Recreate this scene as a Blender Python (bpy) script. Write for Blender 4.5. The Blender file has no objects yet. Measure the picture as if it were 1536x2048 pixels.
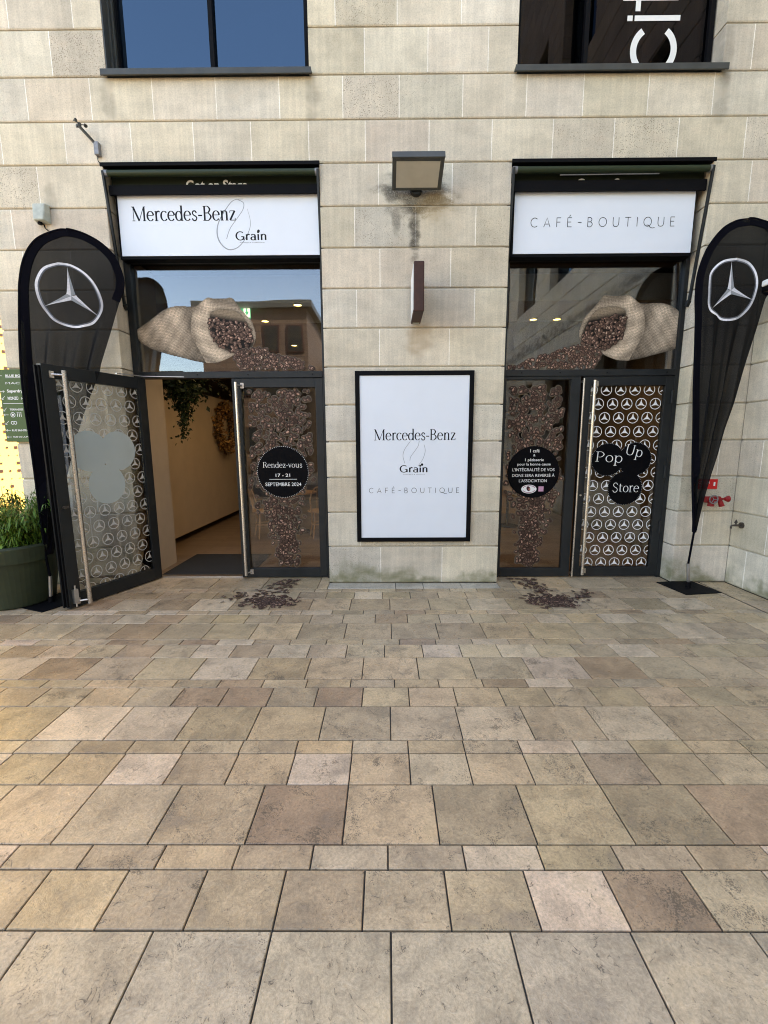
import bpy, math, random
from mathutils import Vector, Matrix
R = math.radians
rnd = random.Random(7)
sc = bpy.context.scene
COL = sc.collection

# ---------------------------------------------------------------- camera
cam = bpy.data.cameras.new('camera')
cam.sensor_fit = 'VERTICAL'; cam.sensor_height = 24.0
cam.lens = 24.0 * 873.8758 / 2048.0
cam.clip_start = 0.05; cam.clip_end = 2000
camo = bpy.data.objects.new('camera', cam); COL.objects.link(camo)
_p, _r, _w = .1570, -.0048, -.0061
R0 = Vector((math.cos(_w), -math.sin(_w), 0)); Y0 = Vector((math.sin(_w), math.cos(_w), 0)); Z0 = Vector((0, 0, 1))
FW = math.cos(_p) * Y0 - math.sin(_p) * Z0
UP = math.sin(_p) * Y0 + math.cos(_p) * Z0
RT = math.cos(_r) * R0 + math.sin(_r) * UP
UQ = math.cos(_r) * UP - math.sin(_r) * R0
m = Matrix((RT, UQ, -FW)).transposed().to_4x4()
m.translation = Vector((0, -4.9212, 1.6199))
camo.matrix_world = m
sc.camera = camo

# ---------------------------------------------------------------- world, sun, exposure
SUN = Vector((.55, .35, .76)).normalized()
w = bpy.data.worlds.new("World"); sc.world = w; w.use_nodes = True
nt = w.node_tree; nt.nodes.clear()
sky = nt.nodes.new('ShaderNodeTexSky'); sky.sky_type = 'NISHITA'; sky.sun_disc = False
sky.sun_elevation = math.asin(SUN.z); sky.sun_rotation = math.atan2(SUN.x, SUN.y)
sky.dust_density = 1.5
bg = nt.nodes.new('ShaderNodeBackground'); bg.inputs[1].default_value = 0.15
wo = nt.nodes.new('ShaderNodeOutputWorld')
nt.links.new(sky.outputs[0], bg.inputs[0]); nt.links.new(bg.outputs[0], wo.inputs[0])
sl = bpy.data.lights.new('sun', 'SUN'); sl.energy = 4.0; sl.angle = R(.5); sl.color = (1, .95, .86)
so = bpy.data.objects.new('sun', sl); COL.objects.link(so)
so.rotation_euler = SUN.to_track_quat('Z', 'Y').to_euler(); so.location = (6, 6, 30)
vs = sc.view_settings
vs.view_transform = 'Standard'; vs.look = 'None'; vs.gamma = 1; vs.exposure = 2.74
try:
    vs.use_white_balance = True; vs.white_balance_temperature = 8200; vs.white_balance_tint = 12
except Exception:
    pass
sc.cycles.max_bounces = 8; sc.cycles.transparent_max_bounces = 16
sc.cycles.sample_clamp_indirect = 6
sc.cycles.use_denoising = True
sc.cycles.pixel_filter_type = 'BLACKMAN_HARRIS'; sc.cycles.filter_width = 1.05

# ---------------------------------------------------------------- materials
def newmat(name):
    mt = bpy.data.materials.new(name); mt.use_nodes = True
    n = mt.node_tree.nodes; l = mt.node_tree.links
    return mt, n, l, n['Principled BSDF']
def N(n, t, **k):
    x = n.new(t)
    for a, b in k.items():
        if a.startswith('i_'):
            x.inputs[a[2:].replace('_', ' ')].default_value = b
        else: setattr(x, a, b)
    return x
def rgba(c): return (c[0], c[1], c[2], 1)
def paint(name, col, rough=.5, metal=0, noise=.12, bump=0, scale=20, coat=0, emit=0, spec=.3):
    mt, n, l, b = newmat(name)
    tc = N(n, 'ShaderNodeTexCoord')
    nz = N(n, 'ShaderNodeTexNoise', i_Scale=scale, i_Detail=6.0); l.new(tc.outputs['Object'], nz.inputs['Vector'])
    mr = N(n, 'ShaderNodeMapRange'); mr.inputs[3].default_value = 1 - noise; mr.inputs[4].default_value = 1 + noise
    mr.inputs[1].default_value = .3; mr.inputs[2].default_value = .7
    l.new(nz.outputs[0], mr.inputs[0])
    mx = N(n, 'ShaderNodeVectorMath', operation='SCALE'); mx.inputs[0].default_value = col[:3]
    l.new(mr.outputs[0], mx.inputs['Scale']); l.new(mx.outputs[0], b.inputs['Base Color'])
    b.inputs['Roughness'].default_value = rough; b.inputs['Metallic'].default_value = metal
    b.inputs['Specular IOR Level'].default_value = spec
    mr2 = N(n, 'ShaderNodeMapRange'); mr2.inputs[3].default_value = max(0, rough - .08); mr2.inputs[4].default_value = min(1, rough + .1)
    l.new(nz.outputs[0], mr2.inputs[0]); l.new(mr2.outputs[0], b.inputs['Roughness'])
    if bump:
        bp = N(n, 'ShaderNodeBump', i_Strength=bump, i_Distance=.01); l.new(nz.outputs[0], bp.inputs['Height']); l.new(bp.outputs[0], b.inputs['Normal'])
    if emit:
        b.inputs['Emission Color'].default_value = rgba(col); b.inputs['Emission Strength'].default_value = emit
    return mt
def vcol(name, rough=.5, noise=.1, scale=60, spec=.12, bump=0, transp=0):
    mt, n, l, b = newmat(name)
    at = N(n, 'ShaderNodeAttribute', attribute_name='Col')
    tc = N(n, 'ShaderNodeTexCoord')
    nz = N(n, 'ShaderNodeTexNoise', i_Scale=scale, i_Detail=4.0); l.new(tc.outputs['Object'], nz.inputs['Vector'])
    mr = N(n, 'ShaderNodeMapRange'); mr.inputs[3].default_value = 1 - noise; mr.inputs[4].default_value = 1 + noise
    mr.inputs[1].default_value = .3; mr.inputs[2].default_value = .7
    l.new(nz.outputs[0], mr.inputs[0])
    mx = N(n, 'ShaderNodeVectorMath', operation='SCALE'); l.new(at.outputs['Color'], mx.inputs[0])
    l.new(mr.outputs[0], mx.inputs['Scale']); l.new(mx.outputs[0], b.inputs['Base Color'])
    b.inputs['Roughness'].default_value = rough; b.inputs['Specular IOR Level'].default_value = spec
    if bump:
        bp = N(n, 'ShaderNodeBump', i_Strength=bump, i_Distance=.005); l.new(nz.outputs[0], bp.inputs['Height']); l.new(bp.outputs[0], b.inputs['Normal'])
    if transp:
        b.inputs['Alpha'].default_value = 1 - transp
    return mt
def math_(n, l, op, a, b=None, c=None, clamp=False):
    x = N(n, 'ShaderNodeMath', operation=op, use_clamp=clamp)
    for i, v in enumerate((a, b, c)):
        if v is None: continue
        if hasattr(v, 'links') or hasattr(v, 'is_output'): l.new(v, x.inputs[i])
        else: x.inputs[i].default_value = v
    return x.outputs[0]
def ramp(n, l, src, lo, hi, o0=0., o1=1.):
    x = N(n, 'ShaderNodeMapRange', clamp=True, interpolation_type='SMOOTHSTEP'); l.new(src, x.inputs[0])
    for i, v in zip((1, 2, 3, 4), (lo, hi, o0, o1)): x.inputs[i].default_value = v
    return x.outputs[0]
def mixc(n, l, fac, a, b, mode='MIX'):
    x = N(n, 'ShaderNodeMix', data_type='RGBA', blend_type=mode, clamp_factor=True)
    if hasattr(fac, 'is_output'): l.new(fac, x.inputs[0])
    else: x.inputs[0].default_value = fac
    for i, v in ((6, a), (7, b)):
        if hasattr(v, 'is_output'): l.new(v, x.inputs[i])
        else: x.inputs[i].default_value = rgba(v)
    return x.outputs[2]

def mat_stone():
    mt, n, l, b = newmat('limestone')
    at = N(n, 'ShaderNodeAttribute', attribute_name='Col')
    tc = N(n, 'ShaderNodeTexCoord'); O = tc.outputs['Object']
    big = N(n, 'ShaderNodeTexNoise', i_Scale=2.2, i_Detail=5.0, i_Roughness=.6); l.new(O, big.inputs['Vector'])
    fine = N(n, 'ShaderNodeTexNoise', i_Scale=70., i_Detail=8.0, i_Roughness=.65); l.new(O, fine.inputs['Vector'])
    st_m = N(n, 'ShaderNodeMapping'); st_m.inputs['Scale'].default_value = (26, 26, 1.3); l.new(O, st_m.inputs[0])
    st = N(n, 'ShaderNodeTexNoise', i_Scale=1., i_Detail=5.0); l.new(st_m.outputs[0], st.inputs['Vector'])
    hz_m = N(n, 'ShaderNodeMapping'); hz_m.inputs['Scale'].default_value = (5, 5, 9); l.new(O, hz_m.inputs[0])
    hz = N(n, 'ShaderNodeTexNoise', i_Scale=1., i_Detail=6.0); l.new(hz_m.outputs[0], hz.inputs['Vector'])
    # pits: small voids, density per block in alpha
    vo = N(n, 'ShaderNodeTexVoronoi', i_Scale=75.); l.new(O, vo.inputs['Vector'])
    pn = N(n, 'ShaderNodeTexNoise', i_Scale=9., i_Detail=3.0); l.new(O, pn.inputs['Vector'])
    thr = math_(n, l, 'MULTIPLY', at.outputs['Alpha'], pn.outputs[0])
    thr = math_(n, l, 'MULTIPLY', thr, .62)
    pit = math_(n, l, 'LESS_THAN', vo.outputs['Distance'], thr)
    fs = ramp(n, l, fine.outputs[0], .54, .74)
    k = ramp(n, l, big.outputs[0], .3, .72, .86, 1.1)
    k = math_(n, l, 'MULTIPLY', k, ramp(n, l, st.outputs[0], .35, .7, .93, 1.04))
    k = math_(n, l, 'MULTIPLY', k, ramp(n, l, hz.outputs[0], .3, .7, .92, 1.05))
    k = math_(n, l, 'MULTIPLY', k, ramp(n, l, fine.outputs[0], .35, .75, 1.06, .82))
    sc_ = N(n, 'ShaderNodeVectorMath', operation='SCALE'); l.new(at.outputs['Color'], sc_.inputs[0]); l.new(k, sc_.inputs['Scale'])
    c = mixc(n, l, math_(n, l, 'MULTIPLY', pit, .62), sc_.outputs[0], (.13, .10, .075))
    # warm blotches
    c = mixc(n, l, ramp(n, l, hz.outputs[0], .52, .75, 0, .22), c, (.50, .38, .28))
    # real stains: algae at the foot, soot below the floodlight, rust under signs
    sp = N(n, 'ShaderNodeSeparateXYZ'); l.new(O, sp.inputs[0])
    X, Yc, Z = sp.outputs
    edge = math_(n, l, 'ADD', Z, ramp(n, l, big.outputs[0], .3, .7, -.12, .16))
    al = ramp(n, l, edge, .25, .03, 0, .85)
    al = math_(n, l, 'MULTIPLY', al, ramp(n, l, hz.outputs[0], .3, .62, .35, 1))
    c = mixc(n, l, al, c, (.17, .17, .085))
    def blob(cx, cz, rx, rz):
        a = math_(n, l, 'DIVIDE', math_(n, l, 'SUBTRACT', X, cx), rx)
        q = math_(n, l, 'DIVIDE', math_(n, l, 'SUBTRACT', Z, cz), rz)
        d = math_(n, l, 'ADD', math_(n, l, 'MULTIPLY', a, a), math_(n, l, 'MULTIPLY', q, q))
        d = math_(n, l, 'ADD', d, ramp(n, l, fine.outputs[0], .3, .7, -.35, .35))
        d = math_(n, l, 'ADD', d, ramp(n, l, hz.outputs[0], .3, .7, -.4, .4))
        return ramp(n, l, d, 1.1, .05)
    s = math_(n, l, 'MAXIMUM', blob(.31, 4.13, .44, .24), blob(.30, 3.84, .07, .36))
    s = math_(n, l, 'MAXIMUM', s, math_(n, l, 'MULTIPLY', blob(.11, 3.95, .05, .28), .6))
    s = math_(n, l, 'MULTIPLY', s, ramp(n, l, fine.outputs[0], .3, .6, .55, 1))
    c = mixc(n, l, math_(n, l, 'MULTIPLY', s, .9), c, (.045, .04, .032))
    o = blob(.5, 4.02, .22, .16)
    c = mixc(n, l, math_(n, l, 'MULTIPLY', o, .45), c, (.30, .20, .08))
    o2 = blob(.36, 2.72, .16, .2)
    c = mixc(n, l, math_(n, l, 'MULTIPLY', o2, .4), c, (.34, .21, .10))
    for px, pz in ((-.72, 5.03), (3.33, 5.0), (-2.76, 5.02), (-3.44, 4.05), (3.34, 5.35)):
        c = mixc(n, l, math_(n, l, 'MULTIPLY', blob(px, pz, .08, .3), .3), c, (.12, .105, .085))
    l.new(c, b.inputs['Base Color'])
    b.inputs['Roughness'].default_value = .86; b.inputs['Specular IOR Level'].default_value = .25
    hgt = math_(n, l, 'SUBTRACT', fine.outputs[0], math_(n, l, 'MULTIPLY', pit, 1.1))
    hgt = math_(n, l, 'ADD', hgt, math_(n, l, 'MULTIPLY', st.outputs[0], .5))
    bp = N(n, 'ShaderNodeBump', i_Strength=.42, i_Distance=.004); l.new(hgt, bp.inputs['Height']); l.new(bp.outputs[0], b.inputs['Normal'])
    return mt
def mat_slab():
    mt, n, l, b = newmat('paving_slab')
    at = N(n, 'ShaderNodeAttribute', attribute_name='Col')
    tc = N(n, 'ShaderNodeTexCoord'); O = tc.outputs['Object']
    off = N(n, 'ShaderNodeVectorMath', operation='MULTIPLY_ADD')   # shift the veins from slab to slab
    l.new(at.outputs['Color'], off.inputs[0]); off.inputs[1].default_value = (37, 23, 11); l.new(O, off.inputs[2])
    V = off.outputs[0]
    cl = N(n, 'ShaderNodeTexNoise', i_Scale=4.5, i_Detail=6.0, i_Roughness=.62, i_Distortion=.6); l.new(V, cl.inputs['Vector'])
    fine = N(n, 'ShaderNodeTexNoise', i_Scale=90., i_Detail=8.0, i_Roughness=.7); l.new(O, fine.inputs['Vector'])
    mid = N(n, 'ShaderNodeTexNoise', i_Scale=17., i_Detail=8.0, i_Roughness=.7, i_Distortion=1.5); l.new(V, mid.inputs['Vector'])
    cr = N(n, 'ShaderNodeTexNoise', i_Scale=5., i_Detail=5.0, i_Distortion=2.2); l.new(V, cr.inputs['Vector'])
    a = math_(n, l, 'ABSOLUTE', math_(n, l, 'SUBTRACT', cr.outputs[0], .5))
    crack = math_(n, l, 'MULTIPLY', ramp(n, l, a, .008, .0015), ramp(n, l, mid.outputs[0], .49, .56))
    k = ramp(n, l, cl.outputs[0], .28, .72, .76, 1.2)
    k = math_(n, l, 'MULTIPLY', k, ramp(n, l, mid.outputs[0], .3, .7, 1.12, .86))
    k = math_(n, l, 'MULTIPLY', k, ramp(n, l, fine.outputs[0], .3, .75, 1.16, .74))
    s = N(n, 'ShaderNodeVectorMath', operation='SCALE'); l.new(at.outputs['Color'], s.inputs[0]); l.new(k, s.inputs['Scale'])
    c = mixc(n, l, ramp(n, l, cl.outputs[0], .56, .74, 0, .30), s.outputs[0], (.46, .33, .17))
    c = mixc(n, l, ramp(n, l, cl.outputs[0], .42, .28, 0, .3), c, (.26, .21, .17))
    vo = N(n, 'ShaderNodeTexVoronoi', i_Scale=150.); l.new(V, vo.inputs['Vector'])
    clu = N(n, 'ShaderNodeTexNoise', i_Scale=8., i_Detail=4.0); l.new(V, clu.inputs['Vector'])
    th = math_(n, l, 'MULTIPLY', math_(n, l, 'MULTIPLY', ramp(n, l, clu.outputs[0], .42, .66), ramp(n, l, mid.outputs[0], .40, .60, .4, 1)), .50)
    th = math_(n, l, 'MULTIPLY', th, at.outputs['Alpha'])
    pit = math_(n, l, 'LESS_THAN', vo.outputs['Distance'], th)
    c = mixc(n, l, math_(n, l, 'MULTIPLY', pit, .62), c, (.09, .07, .05))
    c = mixc(n, l, math_(n, l, 'MULTIPLY', crack, .75), c, (.09, .07, .05))
    l.new(c, b.inputs['Base Color'])
    l.new(ramp(n, l, mid.outputs[0], .3, .7, .25, .40), b.inputs['Roughness'])
    b.inputs['Specular IOR Level'].default_value = .5
    h = math_(n, l, 'SUBTRACT', math_(n, l, 'ADD', math_(n, l, 'MULTIPLY', mid.outputs[0], 1.6), math_(n, l, 'MULTIPLY', fine.outputs[0], .5)), math_(n, l, 'MULTIPLY', math_(n, l, 'MAXIMUM', crack, pit), .6))
    bp = N(n, 'ShaderNodeBump', i_Strength=.35, i_Distance=.006); l.new(h, bp.inputs['Height']); l.new(bp.outputs[0], b.inputs['Normal'])
    return mt
def mat_glass(name, refl=1.0, tint=(.82, .84, .82), base=.045, rough=0.0, gcol=(1, 1, 1)):
    mt = bpy.data.materials.new(name); mt.use_nodes = True
    n = mt.node_tree.nodes; l = mt.node_tree.links; n.clear()
    out = N(n, 'ShaderNodeOutputMaterial'); tr = N(n, 'ShaderNodeBsdfTransparent'); tr.inputs[0].default_value = rgba(tint)
    gl = N(n, 'ShaderNodeBsdfGlossy'); gl.inputs[0].default_value = rgba(gcol); gl.inputs['Roughness'].default_value = rough
    tc = N(n, 'ShaderNodeTexCoord'); nz = N(n, 'ShaderNodeTexNoise', i_Scale=1.7, i_Detail=1.0); l.new(tc.outputs['Object'], nz.inputs['Vector'])
    bp = N(n, 'ShaderNodeBump', i_Strength=.05, i_Distance=.02); l.new(nz.outputs[0], bp.inputs['Height']); l.new(bp.outputs[0], gl.inputs['Normal'])
    fr = N(n, 'ShaderNodeFresnel', i_IOR=1.52)
    f = math_(n, l, 'MULTIPLY_ADD', fr.outputs[0], refl, base, clamp=True)
    mx = N(n, 'ShaderNodeMixShader'); l.new(f, mx.inputs[0]); l.new(tr.outputs[0], mx.inputs[1]); l.new(gl.outputs[0], mx.inputs[2])
    l.new(mx.outputs[0], out.inputs[0]); return mt
def mat_cloth(name, col, transp):
    mt, n, l, b = newmat(name)
    tc = N(n, 'ShaderNodeTexCoord')
    nz = N(n, 'ShaderNodeTexNoise', i_Scale=350., i_Detail=2.0); l.new(tc.outputs['Object'], nz.inputs['Vector'])
    b.inputs['Base Color'].default_value = rgba(col); b.inputs['Roughness'].default_value = .75
    b.inputs['Specular IOR Level'].default_value = .15
    lw = N(n, 'ShaderNodeLayerWeight'); lw.inputs[0].default_value = .5      # a mesh weave closes up when seen at a slant
    al = math_(n, l, 'MULTIPLY_ADD', ramp(n, l, lw.outputs['Facing'], .0, .55), transp, 1 - transp)
    l.new(math_(n, l, 'ADD', al, ramp(n, l, nz.outputs[0], .3, .7, -.02, .02), clamp=True), b.inputs['Alpha'])
    return mt
def mat_wood(name, col, scale=(1, 1, 1)):
    mt, n, l, b = newmat(name)
    tc = N(n, 'ShaderNodeTexCoord'); mp = N(n, 'ShaderNodeMapping'); mp.inputs['Scale'].default_value = scale; l.new(tc.outputs['Object'], mp.inputs[0])
    br = N(n, 'ShaderNodeTexBrick'); br.offset = .5; l.new(mp.outputs[0], br.inputs['Vector'])
    br.inputs['Color1'].default_value = rgba(col); br.inputs['Color2'].default_value = rgba([x * .7 for x in col]); br.inputs['Mortar'].default_value = rgba([x * .3 for x in col])
    br.inputs['Scale'].default_value = 1; br.inputs['Mortar Size'].default_value = .004; br.inputs['Brick Width'].default_value = 1.1; br.inputs['Row Height'].default_value = .12
    nz = N(n, 'ShaderNodeTexNoise', i_Scale=6., i_Detail=6.0); l.new(mp.outputs[0], nz.inputs['Vector'])
    c = mixc(n, l, ramp(n, l, nz.outputs[0], .3, .7, 0, .5), br.outputs[0], [x * .6 for x in col])
    l.new(c, b.inputs['Base Color']); b.inputs['Roughness'].default_value = .38
    return mt
def mat_panels(name, col, sx, sz, gap, dark):
    mt, n, l, b = newmat(name)
    tc = N(n, 'ShaderNodeTexCoord'); mp = N(n, 'ShaderNodeMapping'); mp.inputs['Rotation'].default_value = (R(90), 0, 0); l.new(tc.outputs['Object'], mp.inputs[0])
    br = N(n, 'ShaderNodeTexBrick'); l.new(mp.outputs[0], br.inputs['Vector']); br.inputs['Scale'].default_value = 1
    br.inputs['Brick Width'].default_value = sx; br.inputs['Row Height'].default_value = sz; br.inputs['Mortar Size'].default_value = gap
    br.inputs['Color1'].default_value = rgba(col); br.inputs['Color2'].default_value = rgba([x * .85 for x in col]); br.inputs['Mortar'].default_value = rgba(dark)
    l.new(br.outputs[0], b.inputs['Base Color']); b.inputs['Roughness'].default_value = .7
    return mt

M = {}
M['stone'] = mat_stone(); M['slab'] = mat_slab()
M['mortar'] = paint('pale_mortar', (.50, .45, .36), .9, noise=.15, scale=30)
M['joint'] = paint('slab_joint', (.045, .042, .038), .95, noise=.3, scale=40, bump=.4)
M['black'] = paint('black_metal', (.005, .005, .006), .6, noise=.15, spec=.07)
M['frame'] = paint('anthracite_frame', (.016, .018, .019), .42, noise=.15, scale=9, spec=.3)
M['sill'] = paint('grey_sill', (.055, .058, .055), .4, noise=.15, scale=9)
M['steel'] = paint('brushed_steel', (.62, .58, .54), .28, metal=1, noise=.08, scale=120)
M['silver'] = paint('silver_tube', (.55, .55, .56), .35, metal=1, noise=.06)
M['white'] = paint('white_panel', (.73, .775, .84), .42, noise=.015, scale=4)
M['ink'] = paint('black_ink', (.007, .008, .012), .6, noise=.05, spec=.2)
M['greyink'] = paint('grey_ink', (.30, .32, .35), .5, noise=.1)
M['whiteink'] = paint('white_vinyl', (.80, .80, .78), .5, noise=.02)
M['greyvinyl'] = paint('grey_vinyl_back', (.40, .47, .48), .5, noise=.04, scale=3)
M['paleback'] = paint('pale_vinyl_back', (.50, .50, .48), .5, noise=.05)
M['blackvinyl'] = paint('black_vinyl', (.003, .003, .004), .5, noise=.1, spec=.06)
M['awn'] = paint('green_awning_cloth', (.008, .013, .004), .8, noise=.15, scale=30)
M['awnbar'] = paint('green_awning_bar', (.020, .032, .014), .4, noise=.1)
M['print'] = vcol('printed_film', .45, .06, 90)
M['vc'] = vcol('varied_colour', .55, .12, 40)
M['leaf'] = vcol('leaf', .45, .15, 50, bump=.1, spec=.3)
M['glass'] = mat_glass('shop_glass', 1.25, (.78, .78, .75), .055, gcol=(.84, .91, 1.0))
M['doorglass'] = mat_glass('door_glass', 1.0, (.86, .86, .84), .02)
M['upglass_dark'] = mat_glass('upper_glass_dark', .75, (.05, .045, .05), .0, gcol=(.60, .56, .62))
M['upglass'] = mat_glass('upper_glass', 1.0, (.06, .06, .07), .085, gcol=(.42, .67, .93))
M['cream'] = paint('cream_plaster', (.50, .42, .34), .8, noise=.04, scale=6)
M['taupe'] = paint('taupe_plaster', (.52, .42, .32), .85, noise=.05, scale=4)
M['ceil'] = paint('dark_ceiling', (.16, .12, .09), .8, noise=.1, scale=4)
M['bulk'] = paint('grey_bulkhead', (.55, .56, .56), .7, noise=.04)
M['brownwall'] = paint('brown_wall', (.17, .135, .10), .7, noise=.15, scale=3)
M['wood'] = mat_wood('oak_floor', (.29, .20, .13))
M['mat'] = paint('entrance_mat', (.03, .032, .032), .9, noise=.4, scale=120, bump=.5)
M['bent'] = paint('beech_wood', (.50, .32, .18), .45, noise=.12, scale=30)
M['warm'] = paint('warm_lamp', (1, .80, .28), .5, emit=3.0)
M['exit'] = paint('exit_green', (.03, .30, .16), .5, emit=.6)
M['exitw'] = paint('exit_white', (.8, .85, .8), .5, emit=.5)
M['cloth'] = mat_cloth('black_mesh_cloth', (.004, .0038, .004), .055)
M['hem'] = paint('black_hem', (.004, .004, .007), .9, noise=.1, spec=.05)
M['plastic'] = paint('pale_plastic', (.42, .45, .40), .5, noise=.12, scale=25)
M['galv'] = paint('galvanised_metal', (.24, .24, .25), .5, metal=.4, noise=.2, scale=40)
M['red'] = paint('red_paint', (.28, .012, .014), .4, noise=.25, scale=30)
M['redsign'] = paint('red_sign', (.62, .02, .02), .4, noise=.05)
M['brass'] = paint('dull_brass', (.10, .085, .075), .4, metal=.6, noise=.3, scale=50)
M['brown'] = paint('brown_box', (.055, .024, .018), .6, noise=.2, scale=14)
M['pot'] = paint('green_pot', (.028, .038, .020), .55, noise=.15, scale=8)
M['soil'] = paint('soil', (.03, .02, .012), .95, noise=.4, scale=60, bump=1)
M['dirgreen'] = paint('directory_green', (.065, .115, .035), .5, noise=.03, scale=4)
M['diff'] = paint('lamp_diffuser', (.50, .475, .41), .35, noise=.06, scale=8)
M['charcoal'] = paint('dark_clothes', (.02, .02, .025), .9, noise=.3, scale=20)
M['skin'] = paint('skin', (.45, .24, .16), .5, noise=.06)
M['yellow'] = paint('yellow_facade', (.80, .56, .17), .6, noise=.05, scale=1)
M['tower'] = mat_panels('cream_facade', (.75, .66, .42), 1.2, .9, .12, (.5, .42, .24))
M['brick'] = mat_panels('brown_cladding', (.12, .075, .05), 1.6, .3, .02, (.05, .03, .02))
M['darkwin'] = paint('dark_window', (.02, .025, .03), .1, noise=.1)
M['asphalt'] = paint('far_ground', (.26, .22, .17), .8, noise=.15, scale=3)

# ---------------------------------------------------------------- mesh helpers
class MB:
    def __init__(s, mp=None): s.v = []; s.f = []; s.c = []; s.mp = mp; s.lay = 0
    def add(s, vs_, fs, col=None):
        b = len(s.v)
        s.v += [tuple(s.mp(*q)) if s.mp else tuple(q) for q in vs_]
        s.f += [tuple(b + i for i in f) for f in fs]
        s.c += [col] * len(fs); return s
    def box(s, x0, x1, y0, y1, z0, z1, col=None):
        return s.add([(x0, y0, z0), (x1, y0, z0), (x1, y1, z0), (x0, y1, z0), (x0, y0, z1), (x1, y0, z1), (x1, y1, z1), (x0, y1, z1)],
              [(0, 3, 2, 1), (4, 5, 6, 7), (0, 1, 5, 4), (1, 2, 6, 5), (2, 3, 7, 6), (3, 0, 4, 7)], col)
    def prism(s, a, b, w, t, up=(0, 0, 1), col=None):     # bar from a to b, width w, thickness t
        a = Vector(a); b = Vector(b); d = (b - a).normalized(); u = Vector(up)
        sx = d.cross(u)
        if sx.length < 1e-4: sx = d.cross(Vector((1, 0, 0)))
        sx.normalize(); uy = sx.cross(d)
        q = [p + sx * i * w / 2 + uy * j * t / 2 for p in (a, b) for i, j in ((-1, -1), (1, -1), (1, 1), (-1, 1))]
        return s.add(q, [(0, 1, 2, 3), (7, 6, 5, 4), (0, 4, 5, 1), (1, 5, 6, 2), (2, 6, 7, 3), (3, 7, 4, 0)], col)
    def tube(s, pts, r, n=12, col=None, caps=True):
        pts = [Vector(p) for p in pts]; rr = r if isinstance(r, (list, tuple)) else [r] * len(pts)
        vv = []; ff = []
        d0 = (pts[1] - pts[0]).normalized(); ref = d0.orthogonal().normalized()
        for i, p in enumerate(pts):
            d = (pts[min(i + 1, len(pts) - 1)] - pts[max(i - 1, 0)]).normalized()
            ref = (ref - d * ref.dot(d)).normalized(); o = d.cross(ref)
            for k in range(n):
                a = 2 * math.pi * k / n; vv.append(p + (ref * math.cos(a) + o * math.sin(a)) * rr[i])
        for i in range(len(pts) - 1):
            for k in range(n):
                ff.append((i * n + k, i * n + (k + 1) % n, (i + 1) * n + (k + 1) % n, (i + 1) * n + k))
        if caps: ff.append(tuple(range(n))[::-1]); ff.append(tuple((len(pts) - 1) * n + k for k in range(n)))
        return s.add(vv, ff, col)
    def lathe(s, prof, cx, cy, n=40, col=None):
        vv = []; ff = []
        for r, z in prof:
            for k in range(n): a = 2 * math.pi * k / n; vv.append((cx + r * math.cos(a), cy + r * math.sin(a), z))
        for i in range(len(prof) - 1):
            for k in range(n): ff.append((i * n + k, i * n + (k + 1) % n, (i + 1) * n + (k + 1) % n, (i + 1) * n + k))
        return s.add(vv, ff, col)
    # flat marks in (u, v) with a tiny rising layer so that no two lie in one plane
    def poly(s, pts, col=None, lay=None):
        if lay is None: s.lay += 1; lay = s.lay
        return s.add([(u, v, lay * 4e-6) for u, v in pts], [tuple(range(len(pts)))], col)
    def ribbon(s, pts, ws, col=None):
        s.lay += 1
        L_ = []; R_ = []
        for i, (x, y) in enumerate(pts):
            a = pts[max(0, i - 1)]; b = pts[min(len(pts) - 1, i + 1)]
            dx, dy = b[0] - a[0], b[1] - a[1]; q = math.hypot(dx, dy) or 1
            h = (ws[i] if isinstance(ws, (list, tuple)) else ws) / 2
            L_.append((x - dy / q * h, y + dx / q * h, s.lay * 4e-6)); R_.append((x + dy / q * h, y - dx / q * h, s.lay * 4e-6))
        k = len(pts)
        return s.add(R_ + L_, [(i, i + 1, k + i + 1, k + i) for i in range(k - 1)], col)
    def disc(s, u, v, ru, rv=None, n=24, rot=0, col=None, lay=None):
        rv = ru if rv is None else rv; c, q = math.cos(rot), math.sin(rot)
        return s.poly([(u + ru * math.cos(t) * c - rv * math.sin(t) * q, v + ru * math.cos(t) * q + rv * math.sin(t) * c) for t in [2 * math.pi * i / n for i in range(n)]], col, lay)
    def build(s, name, mat, parent=None, smooth=False, bevel=0, loc=None):
        me = bpy.data.meshes.new(name); me.from_pydata([tuple(v) for v in s.v], [], s.f); me.update()
        if any(c is not None for c in s.c):
            at = me.color_attributes.new('Col', 'FLOAT_COLOR', 'CORNER'); buf = []
            for f, c in zip(s.f, s.c):
                c = c or (.5, .5, .5)
                if isinstance(c[0], (tuple, list)):
                    for q in c: buf += (q[0], q[1], q[2], 1)
                else: buf += (c[0], c[1], c[2], c[3] if len(c) > 3 else 1) * len(f)
            at.data.foreach_set('color', buf)
        if smooth:
            me.polygons.foreach_set('use_smooth', [True] * len(me.polygons))
        me.materials.append(M[mat])
        o = bpy.data.objects.new(name, me); COL.objects.link(o)
        if parent: o.parent = parent
        if loc: o.location = loc
        if bevel:
            bm = o.modifiers.new('bevel', 'BEVEL'); bm.width = bevel; bm.segments = 2; bm.limit_method = 'ANGLE'
        return o
def tag(o, label=None, cat=None, group=None, kind=None):
    if label: o['label'] = label
    if cat: o['category'] = cat
    if group: o['group'] = group
    if kind: o['kind'] = kind
    return o
def thing(name, label, cat, loc=(0, 0, 0), group=None, rz=0):
    o = bpy.data.objects.new(name, None); COL.objects.link(o); o.location = loc; o.rotation_euler.z = rz
    o.empty_display_size = .1
    return tag(o, label, cat, group)
def front(y): return lambda u, v, h=0: (u, y - h, v)          # plane facing the square
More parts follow.
